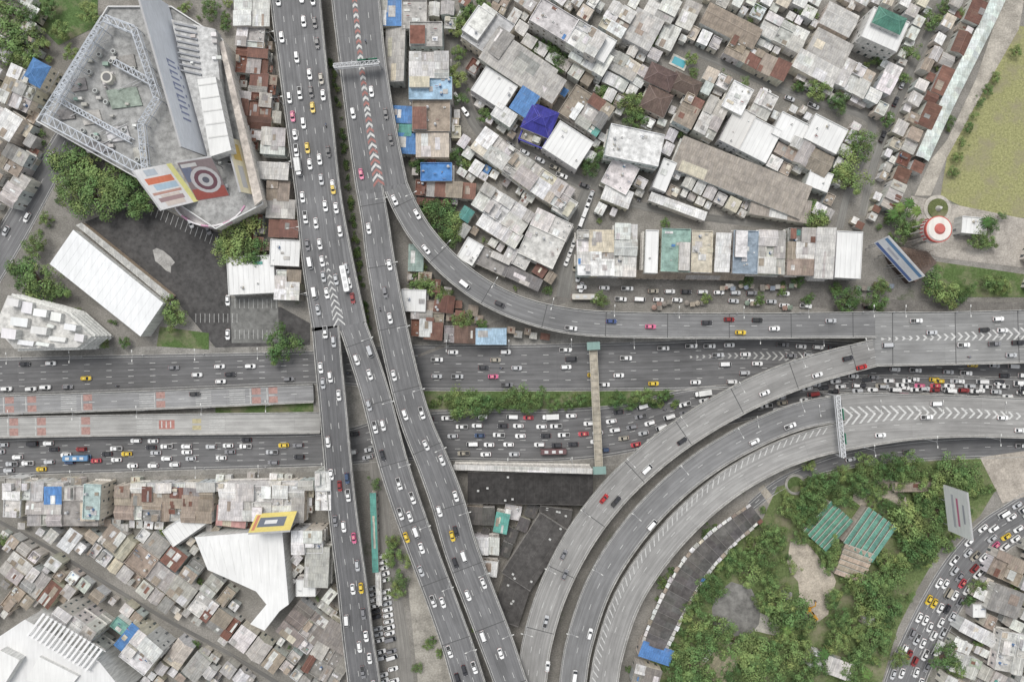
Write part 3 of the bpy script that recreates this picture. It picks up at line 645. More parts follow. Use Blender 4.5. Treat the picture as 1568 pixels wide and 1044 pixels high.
LST=[
(28,135,52,60,25,8,'patch',Gy),(12,192,34,40,32,8,'shed',W),(56,112,30,36,28,9,'hip',BL),(20,245,40,40,30,7,'patch',DG),(22,290,52,26,-58,7,'patch',Gy),
(385,18,54,44,0,9,'patch',W),(383,56,42,32,5,8,'patch',LW),(385,93,48,38,5,7,'patch',RU),(402,128,40,30,5,7,'patch',RU),(390,160,50,36,5,7,'patch',RU),(392,196,46,34,5,7,'patch',(.15,.08,.06),'rust'),(418,216,36,40,3,8,'patch',LW),
(418,262,48,26,3,8,'shed',LW),(426,292,34,30,3,7,'patch',BR),(430,320,44,28,3,7,'shed',Gy),(434,350,46,26,3,7,'patch',RU),(436,387,46,40,3,8,'clean',W),
(384,421,72,58,-3,7,'clean',W),(440,436,38,46,2,7,'patch',LW),
(598,18,34,46,0,8,'shed',BL),(634,22,38,44,0,9,'flat',Gy),(605,84,30,84,2,7,'shed',Gy),(652,52,50,38,0,10,'flat',Gy),(657,100,60,40,0,11,'patch',LW),(659,135,66,34,0,11,'flat',LB),(660,178,58,46,0,10,'flat',BR),(616,176,30,26,3,7,'shed',BL),(617,196,26,24,3,7,'shed',TE),(620,220,34,30,3,7,'shed',BL),(662,222,50,36,0,9,'patch',CR),(668,263,48,28,0,9,'flat',BL),(682,290,92,24,4,7,'patch',RU),
(664,310,50,10,4,5,'shed',RU),
(747,47,58,62,35,10,'flat',(.5,.5,.5)),(764,66,28,42,35,11,'shed',DG),(732,35,30,46,35,12,'clean',W),(794,100,110,52,33,9,'shed',Gy),(757,135,58,44,33,9,'clean',W),(803,157,30,38,33,9,'shed',BL),(772,176,34,22,33,8,'shed',W),(870,222,62,50,33,9,'clean',W),(898,168,70,52,33,9,'patch',Gy),(835,128,50,40,33,9,'shed',Gy),
(870,42,116,40,31,15,'patch',LW),(905,88,60,34,31,9,'patch',W),(945,30,40,46,31,9,'patch',W),(955,100,80,30,31,7,'patch',Gy),(985,45,46,50,28,8,'patch',Gy),(1015,10,46,36,28,8,'patch',LW),(915,68,46,40,31,12,'clean',W),
(1356,45,60,50,24,13,'clean',W),(1362,32,46,26,24,14.5,'hip',(.1,.26,.2)),
(1012,118,44,30,25,8,'hip',(.16,.11,.1)),(1005,155,40,36,25,7,'hip',(.18,.13,.11)),(1050,130,44,26,25,7,'hip',(.16,.12,.1)),
(972,222,84,50,12,13,'flat',W),(950,268,44,46,28,9,'patch',LW),(1018,268,22,48,22,9,'clean',W),(1135,272,210,52,22,7,'shed',(.35,.315,.275)),(1195,318,90,34,10,6,'shed',(.37,.33,.29)),
(1038,316,90,13,20,6,'shed',W),(945,300,44,26,20,7,'shed',W),
(1120,40,90,34,27,6,'gable',BR,'grey'),(1200,50,70,36,27,6,'patch',LW),(1270,75,60,40,27,6,'shed',Gy),(1160,90,100,30,27,6,'patch',BR,'grey'),(1250,105,70,30,27,6,'shed',LW),(1310,120,50,44,27,6.5,'patch',LW),(1285,30,50,36,27,6,'gable',LW),
(1215,200,56,38,27,8.4,'clean',W),(1165,215,46,56,27,8,'clean',W),(1265,205,56,42,27,9,'clean',W),(1240,240,70,34,27,8,'patch',LW),(1255,275,36,30,20,7,'clean',W),(1130,195,34,60,27,8,'clean',LW),(1090,180,34,60,27,8,'patch',Gy),(1055,170,30,50,27,8,'patch',BR),(1130,150,34,44,27,9,'flat',W),(1170,160,30,40,27,8,'patch',LW),
(912,387,56,70,0,11,'patch',W),(958,383,34,80,2,12,'patch',LW),(998,385,20,66,2,13,'clean',W),(1035,383,44,66,2,13,'flat',(.3,.43,.38)),(1075,385,32,64,2,13,'flat',CR),(1106,387,22,58,2,11,'shed',W),(1142,386,38,66,2,12,'flat',(.3,.36,.42)),(1182,386,42,66,2,11,'patch',Gy),(1228,385,42,72,2,11,'patch',BR),(1262,388,28,76,2,11,'shed',LW),(1300,390,40,72,3,11,'clean',W),(1042,422,190,10,1,5,'shed',BR),
(790,252,80,40,36,8,'patch',Gy),(752,225,50,40,36,8,'patch',LW),(845,290,60,40,33,8,'patch',CR),(865,315,30,30,33,8,'flat',LW),(770,320,90,40,33,8,'patch',LW),(835,365,60,76,25,8,'patch',LW),(765,352,70,24,33,7,'patch',W),(720,385,28,36,30,7,'clean',W),(752,398,60,30,25,6,'patch',DG),(800,425,60,18,25,5,'shed',(.2,.19,.19)),(792,395,40,24,28,6,'patch',LW),
(633,460,38,34,2,8,'clean',W),(645,495,32,40,2,7,'patch',Gy),(637,395,22,40,2,6,'shed',(.34,.44,.4)),(665,490,28,60,4,6,'patch',RU),(705,512,50,26,2,6,'patch',(.15,.1,.08),'rust'),(752,515,46,24,0,7,'shed',LB),(680,465,30,26,8,6,'patch',RU),
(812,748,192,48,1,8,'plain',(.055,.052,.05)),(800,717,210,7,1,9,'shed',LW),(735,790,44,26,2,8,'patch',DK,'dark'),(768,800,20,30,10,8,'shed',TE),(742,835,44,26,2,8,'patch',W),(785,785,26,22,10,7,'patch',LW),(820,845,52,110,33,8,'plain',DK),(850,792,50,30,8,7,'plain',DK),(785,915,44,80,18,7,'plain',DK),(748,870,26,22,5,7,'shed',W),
(573,815,8,120,-2,5,'shed',TE),(580,900,8,50,-2,4,'shed',W),
(60,752,70,28,3,9,'patch',LW),(18,762,26,60,3,10,'patch',LW),(95,775,110,60,0,9,'patch',Gy),(140,768,26,54,3,12,'flat',(.45,.55,.53)),(250,772,150,52,2,8,'patch',BR,'grey'),(400,770,130,56,2,9,'patch',LW),(340,745,280,14,-1,8,'patch',LW),(494,752,24,60,0,13,'patch',W),(355,790,46,30,5,6,'shed',PK),
(470,830,46,36,0,13,'patch',LW),(485,868,36,60,2,12,'patch',LW),(468,900,30,26,0,9,'clean',W),(465,960,60,60,38,6,'patch',(.24,.21,.19),'grey'),(510,1000,60,90,30,7,'patch',(.28,.26,.24),'grey'),(285,805,70,30,-35,7,'clean',W),
(110,960,70,30,35,15,'patch',LW),(110,1010,60,60,35,15,'clean',LW),(215,1000,50,50,38,12,'patch',W),(195,975,44,16,-50,9,'shed',BL),(185,960,30,18,38,9,'flat',(.2,.38,.33)),
(1005,1000,50,24,20,6,'patch',(.3,.28,.25)),(990,1035,40,30,15,6,'patch',(.27,.25,.23)),
(1275,1020,70,26,20,6,'patch',LW),(1100,1010,50,60,30,5,'shed',(.26,.24,.16)),(1330,950,16,12,0,4,'shed',W),(1207,912,10,10,0,4,'shed',DG),
(1540,920,50,40,20,8,'shed',DG),(1545,870,50,40,25,7,'patch',BR),(1500,970,70,20,28,5,'patch',W),(1550,1000,40,60,10,8,'patch',LW),(1480,1020,40,30,20,6,'patch',(.34,.38,.3)),(1500,935,20,20,0,5,'clean',W),
(1492,345,38,26,5,6,'clean',W),(1400,745,60,14,0,4,'shed',BR)]
MALL=[(165,10),(55,185),(232,285),(262,305),(330,350),(402,312),(340,60),(262,10)]
occ_poly(MALL)
for q in LST: bld(*q)
def bluehouse():
    mb=MB(); c=(.055,.055,.33)
    unit(mb,-7.5,-6,6,6,9,'hip',c,'mix'); unit(mb,-6,-10,3,-6.2,6.5,'flat',(.45,.42,.36),'mix')
    for sx in(-6.6,5.1): mb.box(sx-.3,-10.6,0,sx+.3,-6.3,6.6,'clean_paint',(.07,.07,.35))
    mb.box(-6.3,-10.9,5.9,4.8,-10.4,6.7,'clean_paint',(.07,.07,.35)); unit(mb,-2.9,-2.4,2.9,2.4,11.8,'hip',c,'mix',9.5,win=False)
    x,y=P(829,185,9); mb.build('blue_roof_house',(x,y,0),math.radians(-22)); occ_rect(829,190,50,66,22)
bluehouse()
mb=MB();x,y=P(1040,95,1);mb.box(-4,-2.6,0,4,2.6,.5,'weathered_concrete',(.6,.58,.52));mb.box(-3,-1.7,.5,3,1.7,.53,'pool_water',(1,1,1));mb.build('swimming_pool',(x,y,0),-.45);occ_rect(1040,95,30,22,25)
def ppoly(mb,pts,z0,z1,mat,col,top=None): mb.prism([P(u,v,z1) for u,v in pts],z0,z1,mat,col,top)
mb=MB(); ppoly(mb,[(112,352),(76,404),(215,515),(250,464)],0,9,'painted_wall',(.68,.68,.65),('clean_paint',(.76,.77,.77)))
for i in range(1,16):
    f=i/16; a=(112+138*f,352+112*f);b2=(76+139*f,404+111*f); p=P(*a,9);q=P(*b2,9); mb.tube((*p,9.02),(*q,9.02),.04,.04,'clean_paint',(.68,.68,.68),4)
ppoly(mb,[(116,345),(125,341),(262,452),(254,460)],0,5,'painted_wall',(.5,.4,.3),('tin_sheet',(.5,.5,.48))); mb.build('warehouse'); occ_poly([(112,345),(72,404),(215,520),(262,460)])
mb=MB(); ppoly(mb,[(298,822),(372,816),(432,811),(442,925),(428,935),(405,965),(383,955),(408,925),(392,905),(350,886),(318,872)],0,12,'painted_wall',(.62,.62,.6),('clean_paint',(.74,.74,.725)))
for i in range(9):
    p=P(305+i*15,826,12);q=P(322+i*13,868+i*4,12); mb.tube((*p,12.02),(*q,12.02),.05,.05,'clean_paint',(.63,.63,.61),4)
mb.build('white_building'); occ_poly([(298,820),(372,814),(432,810),(442,925),(405,965),(383,955),(350,890),(315,875)])
# apartment block lower left
AZ=17
mb=MB(); ppoly(mb,[(12,452),(98,478),(140,515),(118,532),(22,534),(-8,500)],0,AZ,'painted_wall',(.72,.72,.69),('weathered_concrete',(.62,.61,.58)))
for (u,v,w,h,z) in((20,462,18,16,4),(42,470,16,22,2),(62,478,20,16,4.5),(86,484,16,18,2.5),(108,500,18,14,4),(122,516,14,16,2),(30,492,26,18,2),(60,505,24,16,3.5),(88,518,26,12,1.5),(14,510,22,20,4),(40,524,24,12,2),(66,526,20,10,3),(78,498,10,10,1.3)):
    ppoly(mb,[(u-w/2,v-h/2+2),(u+w/2,v-h/2+5),(u+w/2-2,v+h/2),(u-w/2-2,v+h/2-3)],AZ+.01,AZ+z,'painted_wall',(.7,.7,.68),('clean_paint',jit(W)))
for z in range(3,AZ,3):
    for (a,b2) in(((98,478),(140,515)),((140,515),(118,532)),((118,532),(22,534)),((12,452),(98,478))):
        p=P(*a,AZ);q=P(*b2,AZ); L=math.dist(p,q); n=int(L/3)
        dx,dy=(q[0]-p[0])/L,(q[1]-p[1])/L; nx,ny=-dy,dx
        c0=P(65,500,AZ)
        if (p[0]-c0[0])*nx+(p[1]-c0[1])*ny<0: nx,ny=-nx,-ny
        for i in range(n):
            s0=i*3+.6;s1=s0+1.6; A=(p[0]+dx*s0+nx*.04,p[1]+dy*s0+ny*.04);B=(p[0]+dx*s1+nx*.04,p[1]+dy*s1+ny*.04)
            mb.poly([(*A,z-2),(*B,z-2),(*B,z-.6),(*A,z-.6)],'window_glass',(.14,.15,.16))
        mb.prism([p,q,(q[0]+nx*1,q[1]+ny*1),(p[0]+nx*1,p[1]+ny*1)],z-.3,z-.1,'painted_wall',(.68,.68,.65),bottom=True)
mb.build('apartment_building'); occ_poly([(0,445),(98,470),(155,515),(118,545),(-10,545)])
# louvred white complex lower left corner
mb=MB(); ppoly(mb,[(38,948),(150,1010),(190,1060),(120,1110),(-40,1110),(-40,1000)],0,17,'painted_wall',(.66,.66,.64),('clean_paint',(.7,.7,.69)))
for (pts,z) in (([(0,995),(30,1010),(5,1050),(-25,1035)],21),([(60,1005),(120,1035),(100,1060),(40,1040)],18.5)): ppoly(mb,pts,17.01,z,'painted_wall',(.68,.68,.66),('clean_paint',(.75,.75,.73)))
for i in range(15):
    f=i/15; u=66+f*95;v=938+f*58; ppoly(mb,[(u,v),(u+3,v+2),(u-23,v+36),(u-26,v+34)],19,19.6,'clean_paint',(.76,.76,.75))
for f in(.05,.5,.95):
    p=P(66-26*f,938+34*f,19);q=P(163-26*f,996+34*f,19); mb.tube((*p,18.8),(*q,18.8),.2,.2,'clean_paint',(.7,.7,.7),5)
mb.build('louvred_office_building'); occ_poly([(30,930),(165,990),(200,1060),(120,1110),(-40,1110),(-40,1000)])
# mall
mb=MB(); ppoly(mb,MALL,0,14,'painted_wall',(.7,.67,.62),('weathered_concrete',(.38,.38,.37)))
def rail(mb,pts,z0,z1,col,w=.5,mat='clean_paint'):
    for i in range(len(pts)-1):
        p=P(*pts[i],z1);q=P(*pts[i+1],z1);L=math.dist(p,q);nx,ny=-(q[1]-p[1])/L*w/2,(q[0]-p[0])/L*w/2
        mb.prism([(p[0]+nx,p[1]+ny),(q[0]+nx,q[1]+ny),(q[0]-nx,q[1]-ny),(p[0]-nx,p[1]-ny)],z0,z1,mat,col,bottom=True)
rail(mb,MALL+[MALL[0]],14,15.2,(.64,.64,.63),.5)
def lattice(mb,a,b2,z,wd,col,r=.14):
    p=P(*a,z);q=P(*b2,z);L=math.dist(p,q);dx,dy=(q[0]-p[0])/L,(q[1]-p[1])/L;nx,ny=-dy*wd/2,dx*wd/2;n=max(2,int(L/wd))
    for sg in(1,-1):
        for dz in(0,-2.2): mb.tube((p[0]+sg*nx,p[1]+sg*ny,z+dz),(q[0]+sg*nx,q[1]+sg*ny,z+dz),r,r,'clean_paint',col,4)
    for i in range(n):
        f0=i/n*L;f1=(i+1)/n*L;A=(p[0]+dx*f0+nx,p[1]+dy*f0+ny,z);B=(p[0]+dx*f1-nx,p[1]+dy*f1-ny,z);C=(p[0]+dx*f0-nx,p[1]+dy*f0-ny,z)
        mb.tube(A,B,r*.8,r*.8,'clean_paint',col,4);mb.tube(A,C,r*.8,r*.8,'clean_paint',col,4)
        D=(C[0],C[1],z-2.2); mb.tube(C,D,r*.7,r*.7,'clean_paint',col,4)
        if i%3==0: mb.tube((A[0],A[1],z),(A[0],A[1],14),r,r,'clean_paint',col,4)
ST=(.6,.63,.67)
for a,b2,zz,wd in(((160,28),(66,180),20,3.6),((66,180),(218,262),20,3.6),((160,28),(205,45),20,3),((150,40),(85,150),22.5,2.2),((205,45),(240,150),20,2.6),((240,150),(215,190),20,2.6),((215,190),(222,262),20,2.6),((175,95),(230,125),18,2.4),((85,150),(200,215),17,2)): lattice(mb,a,b2,zz,wd,ST,.24)
for (u,v,w,h,c) in((140,180,34,24,Gy),(180,205,40,26,LW),(165,120,22,20,LW),(190,150,56,34,(.3,.36,.31)),(120,130,28,22,DG),(195,95,28,24,DG),(100,175,30,18,DG),(150,225,50,18,(.3,.3,.29)),(215,235,24,24,Gy)):
    ppoly(mb,[(u-w/2,v-h/3),(u+w/3,v-h/2),(u+w/2,v+h/3),(u-w/3,v+h/2)],14,14.6+R.uniform(0,.5),'weathered_concrete',jit(c,.1))
for i in range(90):
    u=R.uniform(80,235);v=R.uniform(60,260)
    if inpoly(u,v,[(150,60),(80,175),(215,250),(225,120)]):
        x,y=P(u,v,15);r=R.random()
        if r<.25: mb.cyl(x,y,14.5,15.9,1.0,'clean_paint',(.55,.57,.55),12);mb.cyl(x,y,15.9,15.92,.7,'plain',(.1,.1,.1),12)
        elif r<.5: a=R.uniform(2,6); mb.tube((x-a,y-a*.5,15.4),(x+a,y+a*.5,15.4),.18,.18,'clean_paint',(.5,.5,.5),5)
        else: a=R.uniform(.4,1.5);mb.box(x-a,y-a*.6,14.5,x+a,y+a*.6,15.8,'clean_paint',jit(R.choice([LW,Gy,W,(.3,.4,.35)]),.2))
x,y=P(163,118,17);mb.cyl(x,y,14,17,2.6,'clean_paint',(.6,.58,.52),16);mb.cyl(x,y,17,17.03,1.8,'plain',(.15,.15,.15),16)
ppoly(mb,[(262,30),(330,45),(345,230),(318,240),(285,120)],14,20,'weathered_concrete',(.5,.5,.49),('weathered_concrete',(.56,.56,.55)))
for i in range(9):
    v0=34+i*9; ppoly(mb,[(266+i*1.2,v0),(300+i,v0+7),(300+i,v0+9.5),(266+i*1.2,v0+2.5)],20,20.8,'clean_paint',(.3,.31,.33))
ppoly(mb,[(302,122),(330,118),(354,230),(322,240)],20,26,'painted_wall',(.7,.7,.68),('clean_paint',(.72,.72,.7)))
for i in range(5):
    v0=130+i*20; ppoly(mb,[(303+i*4,v0),(331+i*4.5,v0-4),(331.4+i*4.5,v0-2),(303.4+i*4,v0+2)],26,26.2,'clean_paint',(.6,.6,.58))
ppoly(mb,[(335,65),(342,62),(402,305),(390,315)],14,17,'painted_wall',(.72,.68,.62),('weathered_concrete',(.66,.6,.54)))
for i in range(14):
    u=R.uniform(300,350);v=R.uniform(60,115) if i<6 else R.uniform(245,285)
    x,y=P(u+ (20 if i>=6 else 0),v,15); a=R.uniform(.5,1.4); mb.box(x-a,y-a*.7,14 if i>=6 else 20,x+a,y+a*.7,15.3 if i>=6 else 21.3,'clean_paint',jit(R.choice([LW,Gy,W]),.2))
N=14;arc=[(320+60*math.cos(math.radians(25+i*11)),292+54*math.sin(math.radians(25+i*11))) for i in range(N)]
ppoly(mb,arc,0,11,'painted_wall',(.72,.64,.66),('clean_paint',(.7,.68,.67)))
for i in range(N-1):
    rail(mb,[arc[i],arc[i+1]],11,14.5,(.6,.32,.45) if i%3==0 else (.75,.72,.73),.6)
ppoly(mb,[(225,262),(245,255),(262,300),(236,290)],14,15.5,'clean_paint',(.45,.52,.42))
mb.build('shopping_center')
def board(name,a,b2,zb,zt,col,marks=(),base=0,back=(.4,.4,.4),tilt=0.0,circ=None):
    mb=MB();p=P(*a,zb);q=P(*b2,zb);L=math.dist(p,q);dx,dy=(q[0]-p[0])/L,(q[1]-p[1])/L;nx,ny=dy,-dx
    if (p[0]*nx+p[1]*ny)>0: nx,ny=-nx,-ny   # face towards interchange
    hz=zt-zb
    def V(s,t,o): 
        b=-tilt*hz*t+o; return (p[0]+dx*s*L+nx*b,p[1]+dy*s*L+ny*b,zb+t*hz)
    A=[V(0,0,0),V(1,0,0),V(1,1,0),V(0,1,0)];B=[V(0,0,-.8),V(1,0,-.8),V(1,1,-.8),V(0,1,-.8)]
    mb.poly(A,'clean_paint',col);mb.poly(B[::-1],'clean_paint',back)
    for i in range(4): j=(i+1)%4; mb.poly([A[i],B[i],B[j],A[j]],'clean_paint',back)
    for i,m_ in enumerate(marks): o=.03+.006*(i+1); mb.poly([V(m_[0],m_[2],o),V(m_[1],m_[2],o),V(m_[1],m_[3],o),V(m_[0],m_[3],o)],'clean_paint',m_[4])
    if circ:
        for r,c,o in circ: mb.poly([V(.55+r*math.cos(t*math.pi/8)*hz/L*(1+tilt*.3),.5+r*math.sin(t*math.pi/8),.12+o) for t in range(16)],'clean_paint',c)
    for f in(.1,.37,.63,.9):
        t0=V(f,.9,-1.0);t1=V(f,.05,-1.0); mb.tube((t0[0],t0[1],base),t0,.25,.2,'clean_paint',(.4,.4,.4),5); mb.tube((t1[0],t1[1],base),t1,.2,.2,'clean_paint',(.4,.4,.4),5); mb.tube(t1,t0,.15,.15,'clean_paint',(.4,.4,.4),4)
    mb.build(name)
TX=(.25,.28,.42)
marks=[(s,s+.012,.4,.66,TX) for s in (.42,.455,.49,.53,.565,.60,.64,.675,.71,.75,.79)]+[(s,s+.03,.62,.66,TX) for s in(.42,.49,.565,.64,.71)]+[(s,s+.018,.3,.34,TX) for s in(.44,.5,.56,.62,.68)]
board('billboard',(258,8),(324,242),15,36,(.68,.71,.76),marks,14,tilt=.16)
board('billboard',(302,308),(352,300),14,28,(.3,.24,.24),[(.02,.98,.02,.3,(.42,.12,.1)),(.02,.3,.5,.95,(.2,.22,.3)),(.05,.5,.86,.95,(.7,.68,.66))],0,tilt=.95,circ=[(.34,(.62,.6,.6),0),(.26,(.2,.1,.12),.01),(.17,(.6,.58,.58),.02),(.08,(.15,.15,.18),.03)])
board('billboard',(262,250),(304,308),14,28,(.7,.7,.7),[(.0,1,.0,.14,(.7,.68,.3)),(.25,.4,.2,.9,(.62,.2,.12)),(.42,.56,.2,.8,(.4,.52,.62)),(.6,.66,.2,.95,(.5,.3,.25)),(.68,.95,.3,.8,(.62,.55,.5)),(.74,.84,.25,.9,(.35,.25,.25)),(.05,.2,.5,.8,(.45,.5,.55))],14,tilt=.8)
board('billboard',(366,215),(388,298),14,22,(.74,.68,.5),[(.1,.4,.2,.8,(.62,.45,.15)),(.5,.9,.3,.7,(.5,.5,.5))],0,tilt=.3)
board('billboard',(393,786),(455,782),11,22,(.72,.6,.2),[(.15,.8,.25,.75,(.16,.18,.22)),(.3,.6,.4,.6,(.7,.7,.7)),(.05,.12,.1,.9,(.6,.25,.15))],9,tilt=.5)
board('billboard',(1444,742),(1452,812),10,26,(.8,.8,.8),[(.15,.85,.3,.4,(.5,.5,.55)),(.2,.8,.5,.58,(.6,.2,.32)),(.3,.7,.75,.82,(.4,.4,.45))],0)
board('billboard',(1338,372),(1392,432),12,20,(.75,.76,.78),[(.02,.98,.05,.25,(.12,.18,.38)),(.02,.98,.74,.95,(.15,.28,.47)),(.2,.5,.42,.58,(.5,.5,.55))],0,tilt=.3)
mb=MB(); ppoly(mb,[(1362,375),(1420,385),(1435,402),(1402,432),(1375,402)],0,8,'weathered_concrete',(.13,.1,.09),('tin_sheet',(.16,.12,.1)))
for i in range(9): lattice(mb,(1365+i*7,378+i),(1388+i*5,420-i*2),11,1.2,(.2,.14,.11),.08)
mb.build('billboard_scaffold'); occ_poly([(1355,370),(1425,380),(1440,402),(1402,440)])
def curved(name,pts,z,col,mat='tin_sheet',trim=None):
    pa=Path([(a,b2,c,z) for a,b2,c in pts]);mb=MB()
    for k in range(pa.m):
        hw=pa.p[k][3];h1=pa.p[k+1][3]
        for sg in(1,-1):
            q=[pa.L3(k,0,.9),pa.L3(k,-sg*hw,0),pa.L3(k+1,-sg*h1,0),pa.L3(k+1,0,.9)]
            if sg<0:q=q[::-1]
            mb.poly(q,mat,jit(col,.14)); 
            q=[pa.L3(k,-sg*(hw-.2),-.03),pa.L3(k,-sg*(hw-.2),-z),pa.L3(k+1,-sg*(h1-.2),-z),pa.L3(k+1,-sg*(h1-.2),-.03)]
            mb.poly(q,'painted_wall',(.5,.47,.43))
            if trim: quadp(mb,pa,k*pa.st,k*pa.st+2.3,-sg*hw,-sg*(hw+R.uniform(1.2,2.0)),-.3,'tin_sheet',pick('white' if sg>0 else 'mix'))
        if trim and k%2==0: quadp(mb,pa,k*pa.st,k*pa.st+.15,-hw+.1,hw-.1,.95,'plain',(.2,.19,.18))
    mb.build(name)
    for k in range(pa.m+1):
        o=-pa.p[k][3]
        while o<pa.p[k][3]: q=pa.L3(k,o);kk=H/(H-z);occ_pt(*to_uv(q[0]*kk,q[1]*kk));o+=1
curved('long_shed',[(1158,784,24),(1105,826,32),(1064,870,36),(1034,920,36),(1010,970,34),(1002,990,30)],6,(.125,.118,.113),'weathered_concrete',True)
for (u,v,w,h,a,c) in((1268,805,60,48,-48,(.14,.33,.24)),(1332,818,64,56,-55,(.17,.38,.3)),(1308,862,44,50,20,(.48,.4,.32))):
    k=S*(H-5)/H;A=w*k/2;B=h*k/2;mb=MB();mb.box(-A,-B,0,A,B,4.6,'painted_wall',(.5,.45,.4),top=('tin_sheet',(.25,.24,.2)))
    n=6
    for i in range(n):
        y0=-B+2*B*i/n; y1=-B+2*B*(i+.82)/n; slab(mb,[(-A-.4,y0,4.9),(A+.4,y0,4.9),(A+.4,y1,5.5),(-A-.4,y1,5.5)],.08,'tin_sheet',jit(c))
        mb.tube((-A-.4,y1+.1,5.45),(A+.4,y1+.1,5.45),.12,.12,'clean_paint',(.5,.5,.45),4)
    x,y=P(u,v,5);mb.build('green_roof_shed',(x,y,0),math.radians(-a));occ_rect(u,v,w,h,a)
# raised red / white round water tower
mb=MB();x,y=P(1441,350,22)
mb.cyl(x,y,0,14,2.2,'weathered_concrete',(.5,.47,.43),20)
for i in range(8):
    a=i*math.pi/4; mb.tube((x+4.4*math.cos(a),y+4.4*math.sin(a),0),(x+4.0*math.cos(a),y+4.0*math.sin(a),16),.4,.35,'weathered_concrete',(.55,.52,.48),6)
mb.cyl(x,y,14,16,2.4,'clean_paint',(.7,.68,.64),28,5.6,top=False);mb.cyl(x,y,16,19,5.6,'clean_paint',(.74,.72,.7),28,top=False);mb.cyl(x,y,19,20.5,5.7,'clean_paint',(.5,.12,.1),28);mb.cyl(x,y,20.5,21.2,5.3,'clean_paint',(.7,.67,.62),28,4.9)
mb.cyl(x,y,21.2,22.0,2.4,'clean_paint',(.5,.14,.12),18,1.6)
for i in range(7):
    a=2.2+i*.28; mb.tube((x+5.75*math.cos(a),y+5.75*math.sin(a),16.3),(x+5.75*math.cos(a),y+5.75*math.sin(a),18.6),.3,.3,'clean_paint',(.55,.1,.1),4)
mb.build('water_tower')
mb=MB();x,y=P(1441,318,3);mb.cyl(x,y,0,.4,6.3,'weathered_concrete',(.5,.47,.42),28);mb.cyl(x,y,.4,.9,4.6,'grass',(.12,.14,.06),24);mb.cyl(x,y,.9,3.2,1.3,'clean_paint',(.6,.58,.55),14,.6);mb.build('round_planter')
curved('covered_walkway',[(1560,-80,22),(1528,0,22),(1492,75,22),(1450,160,22),(1412,243,22)],5,(.64,.7,.66))
def slabbridge(name,a,b2,z,w,col,rc,sup=True,roof=True):
    mb=MB();p=P(*a,z);q=P(*b2,z);L=math.dist(p,q);dx,dy=(q[0]-p[0])/L,(q[1]-p[1])/L
    def R4(s0,s1,o0,o1): return [(p[0]+dx*s0-dy*o0,p[1]+dy*s0+dx*o0),(p[0]+dx*s1-dy*o0,p[1]+dy*s1+dx*o0),(p[0]+dx*s1-dy*o1,p[1]+dy*s1+dx*o1),(p[0]+dx*s0-dy*o1,p[1]+dy*s0+dx*o1)]
    mb.prism(R4(0,L,-w/2,w/2),z-.8,z-.2,'weathered_concrete',col,bottom=True)
    for sg in(-1,1):
        mb.prism(R4(0,L,sg*(w/2)-.08,sg*(w/2)+.08),z-.2,z+.9,'painted_wall',rc,bottom=True)
    n=int(L/3)
    for i in range(n+1):
        s=i*L/n
        mb.prism(R4(s-.08,s+.08,-w/2,w/2),z-.19,z-.1,'plain',(.2,.2,.18))
    if sup:
        for s in(.5,L*.5,L-.5): c=(p[0]+dx*s,p[1]+dy*s);mb.cyl(c[0],c[1],0,z-.8,.5,'weathered_concrete',(.4,.4,.38),10,top=False)
    if roof:
        for s0 in(-2.5,L-1): 
            mb.prism(R4(s0,s0+3.5,-w/2-1.2,w/2+1.2),z+2.2,z+2.35,'clean_paint',(.22,.33,.3),bottom=True)
            for o in(-w/2-1,w/2+1): c=(p[0]+dx*(s0+1.7)-dy*o,p[1]+dy*(s0+1.7)+dx*o); mb.cyl(c[0],c[1],0,z+2.2,.12,'plain',(.2,.3,.28),6,top=False)
    mb.build(name)
slabbridge('pedestrian_bridge',(908,532),(917,716),7,3.4,(.45,.41,.34),(.56,.52,.43))
def gantry(a,b2,zr,zt,signs,col=(.62,.63,.64)):
    mb=MB();p=P(*a,zt);q=P(*b2,zt);L=math.dist(p,q);dx,dy=(q[0]-p[0])/L,(q[1]-p[1])/L
    for o in(-.9,.9):
        for dz in(0,-1.6): mb.tube((p[0]-dy*o,p[1]+dx*o,zt+dz),(q[0]-dy*o,q[1]+dx*o,zt+dz),.22,.22,'clean_paint',col,5)
    n=int(L/1.8)
    for i in range(n):
        s0=i*L/n;s1=(i+1)*L/n
        mb.tube((p[0]+dx*s0+dy*.9,p[1]+dy*s0-dx*.9,zt),(p[0]+dx*s1-dy*.9,p[1]+dy*s1+dx*.9,zt),.14,.14,'clean_paint',col,4)
        mb.tube((p[0]+dx*s0+dy*.9,p[1]+dy*s0-dx*.9,zt),(p[0]+dx*s0-dy*.9,p[1]+dy*s0+dx*.9,zt),.14,.14,'clean_paint',col,4)
    for e in(p,q): mb.cyl(e[0],e[1],0,zt,.45,'clean_paint',(.5,.5,.5),8)
    mb.prism([(p[0]+dy*.6,p[1]-dx*.6),(q[0]+dy*.6,q[1]-dx*.6),(q[0]-dy*.6,q[1]+dx*.6),(p[0]-dy*.6,p[1]+dx*.6)],zt-1.0,zt-.9,'clean_paint',(.45,.45,.45),bottom=True)
    for s in signs:
        c=(p[0]+dx*L*s-dy*1.3,p[1]+dy*L*s+dx*1.3); A=[(c[0]-dx*2.4,c[1]-dy*2.4),(c[0]+dx*2.4,c[1]+dy*2.4),(c[0]+dx*2.4-dy*.2,c[1]+dy*2.4+dx*.2),(c[0]-dx*2.4-dy*.2,c[1]-dy*2.4+dx*.2)]
        mb.prism(A,zt-2.6,zt+.8,'clean_paint',(.04,.2,.12),bottom=True)
    mb.build('road_sign_gantry')
gantry((511,101),(580,95),12,19,(.65,.85)); gantry((1283,606),(1292,700),9,16,(.3,.7))
mb=MB();mb.tube((0,0,0),(0,0,9),.12,.07,'clean_paint',(.5,.5,.5),6)
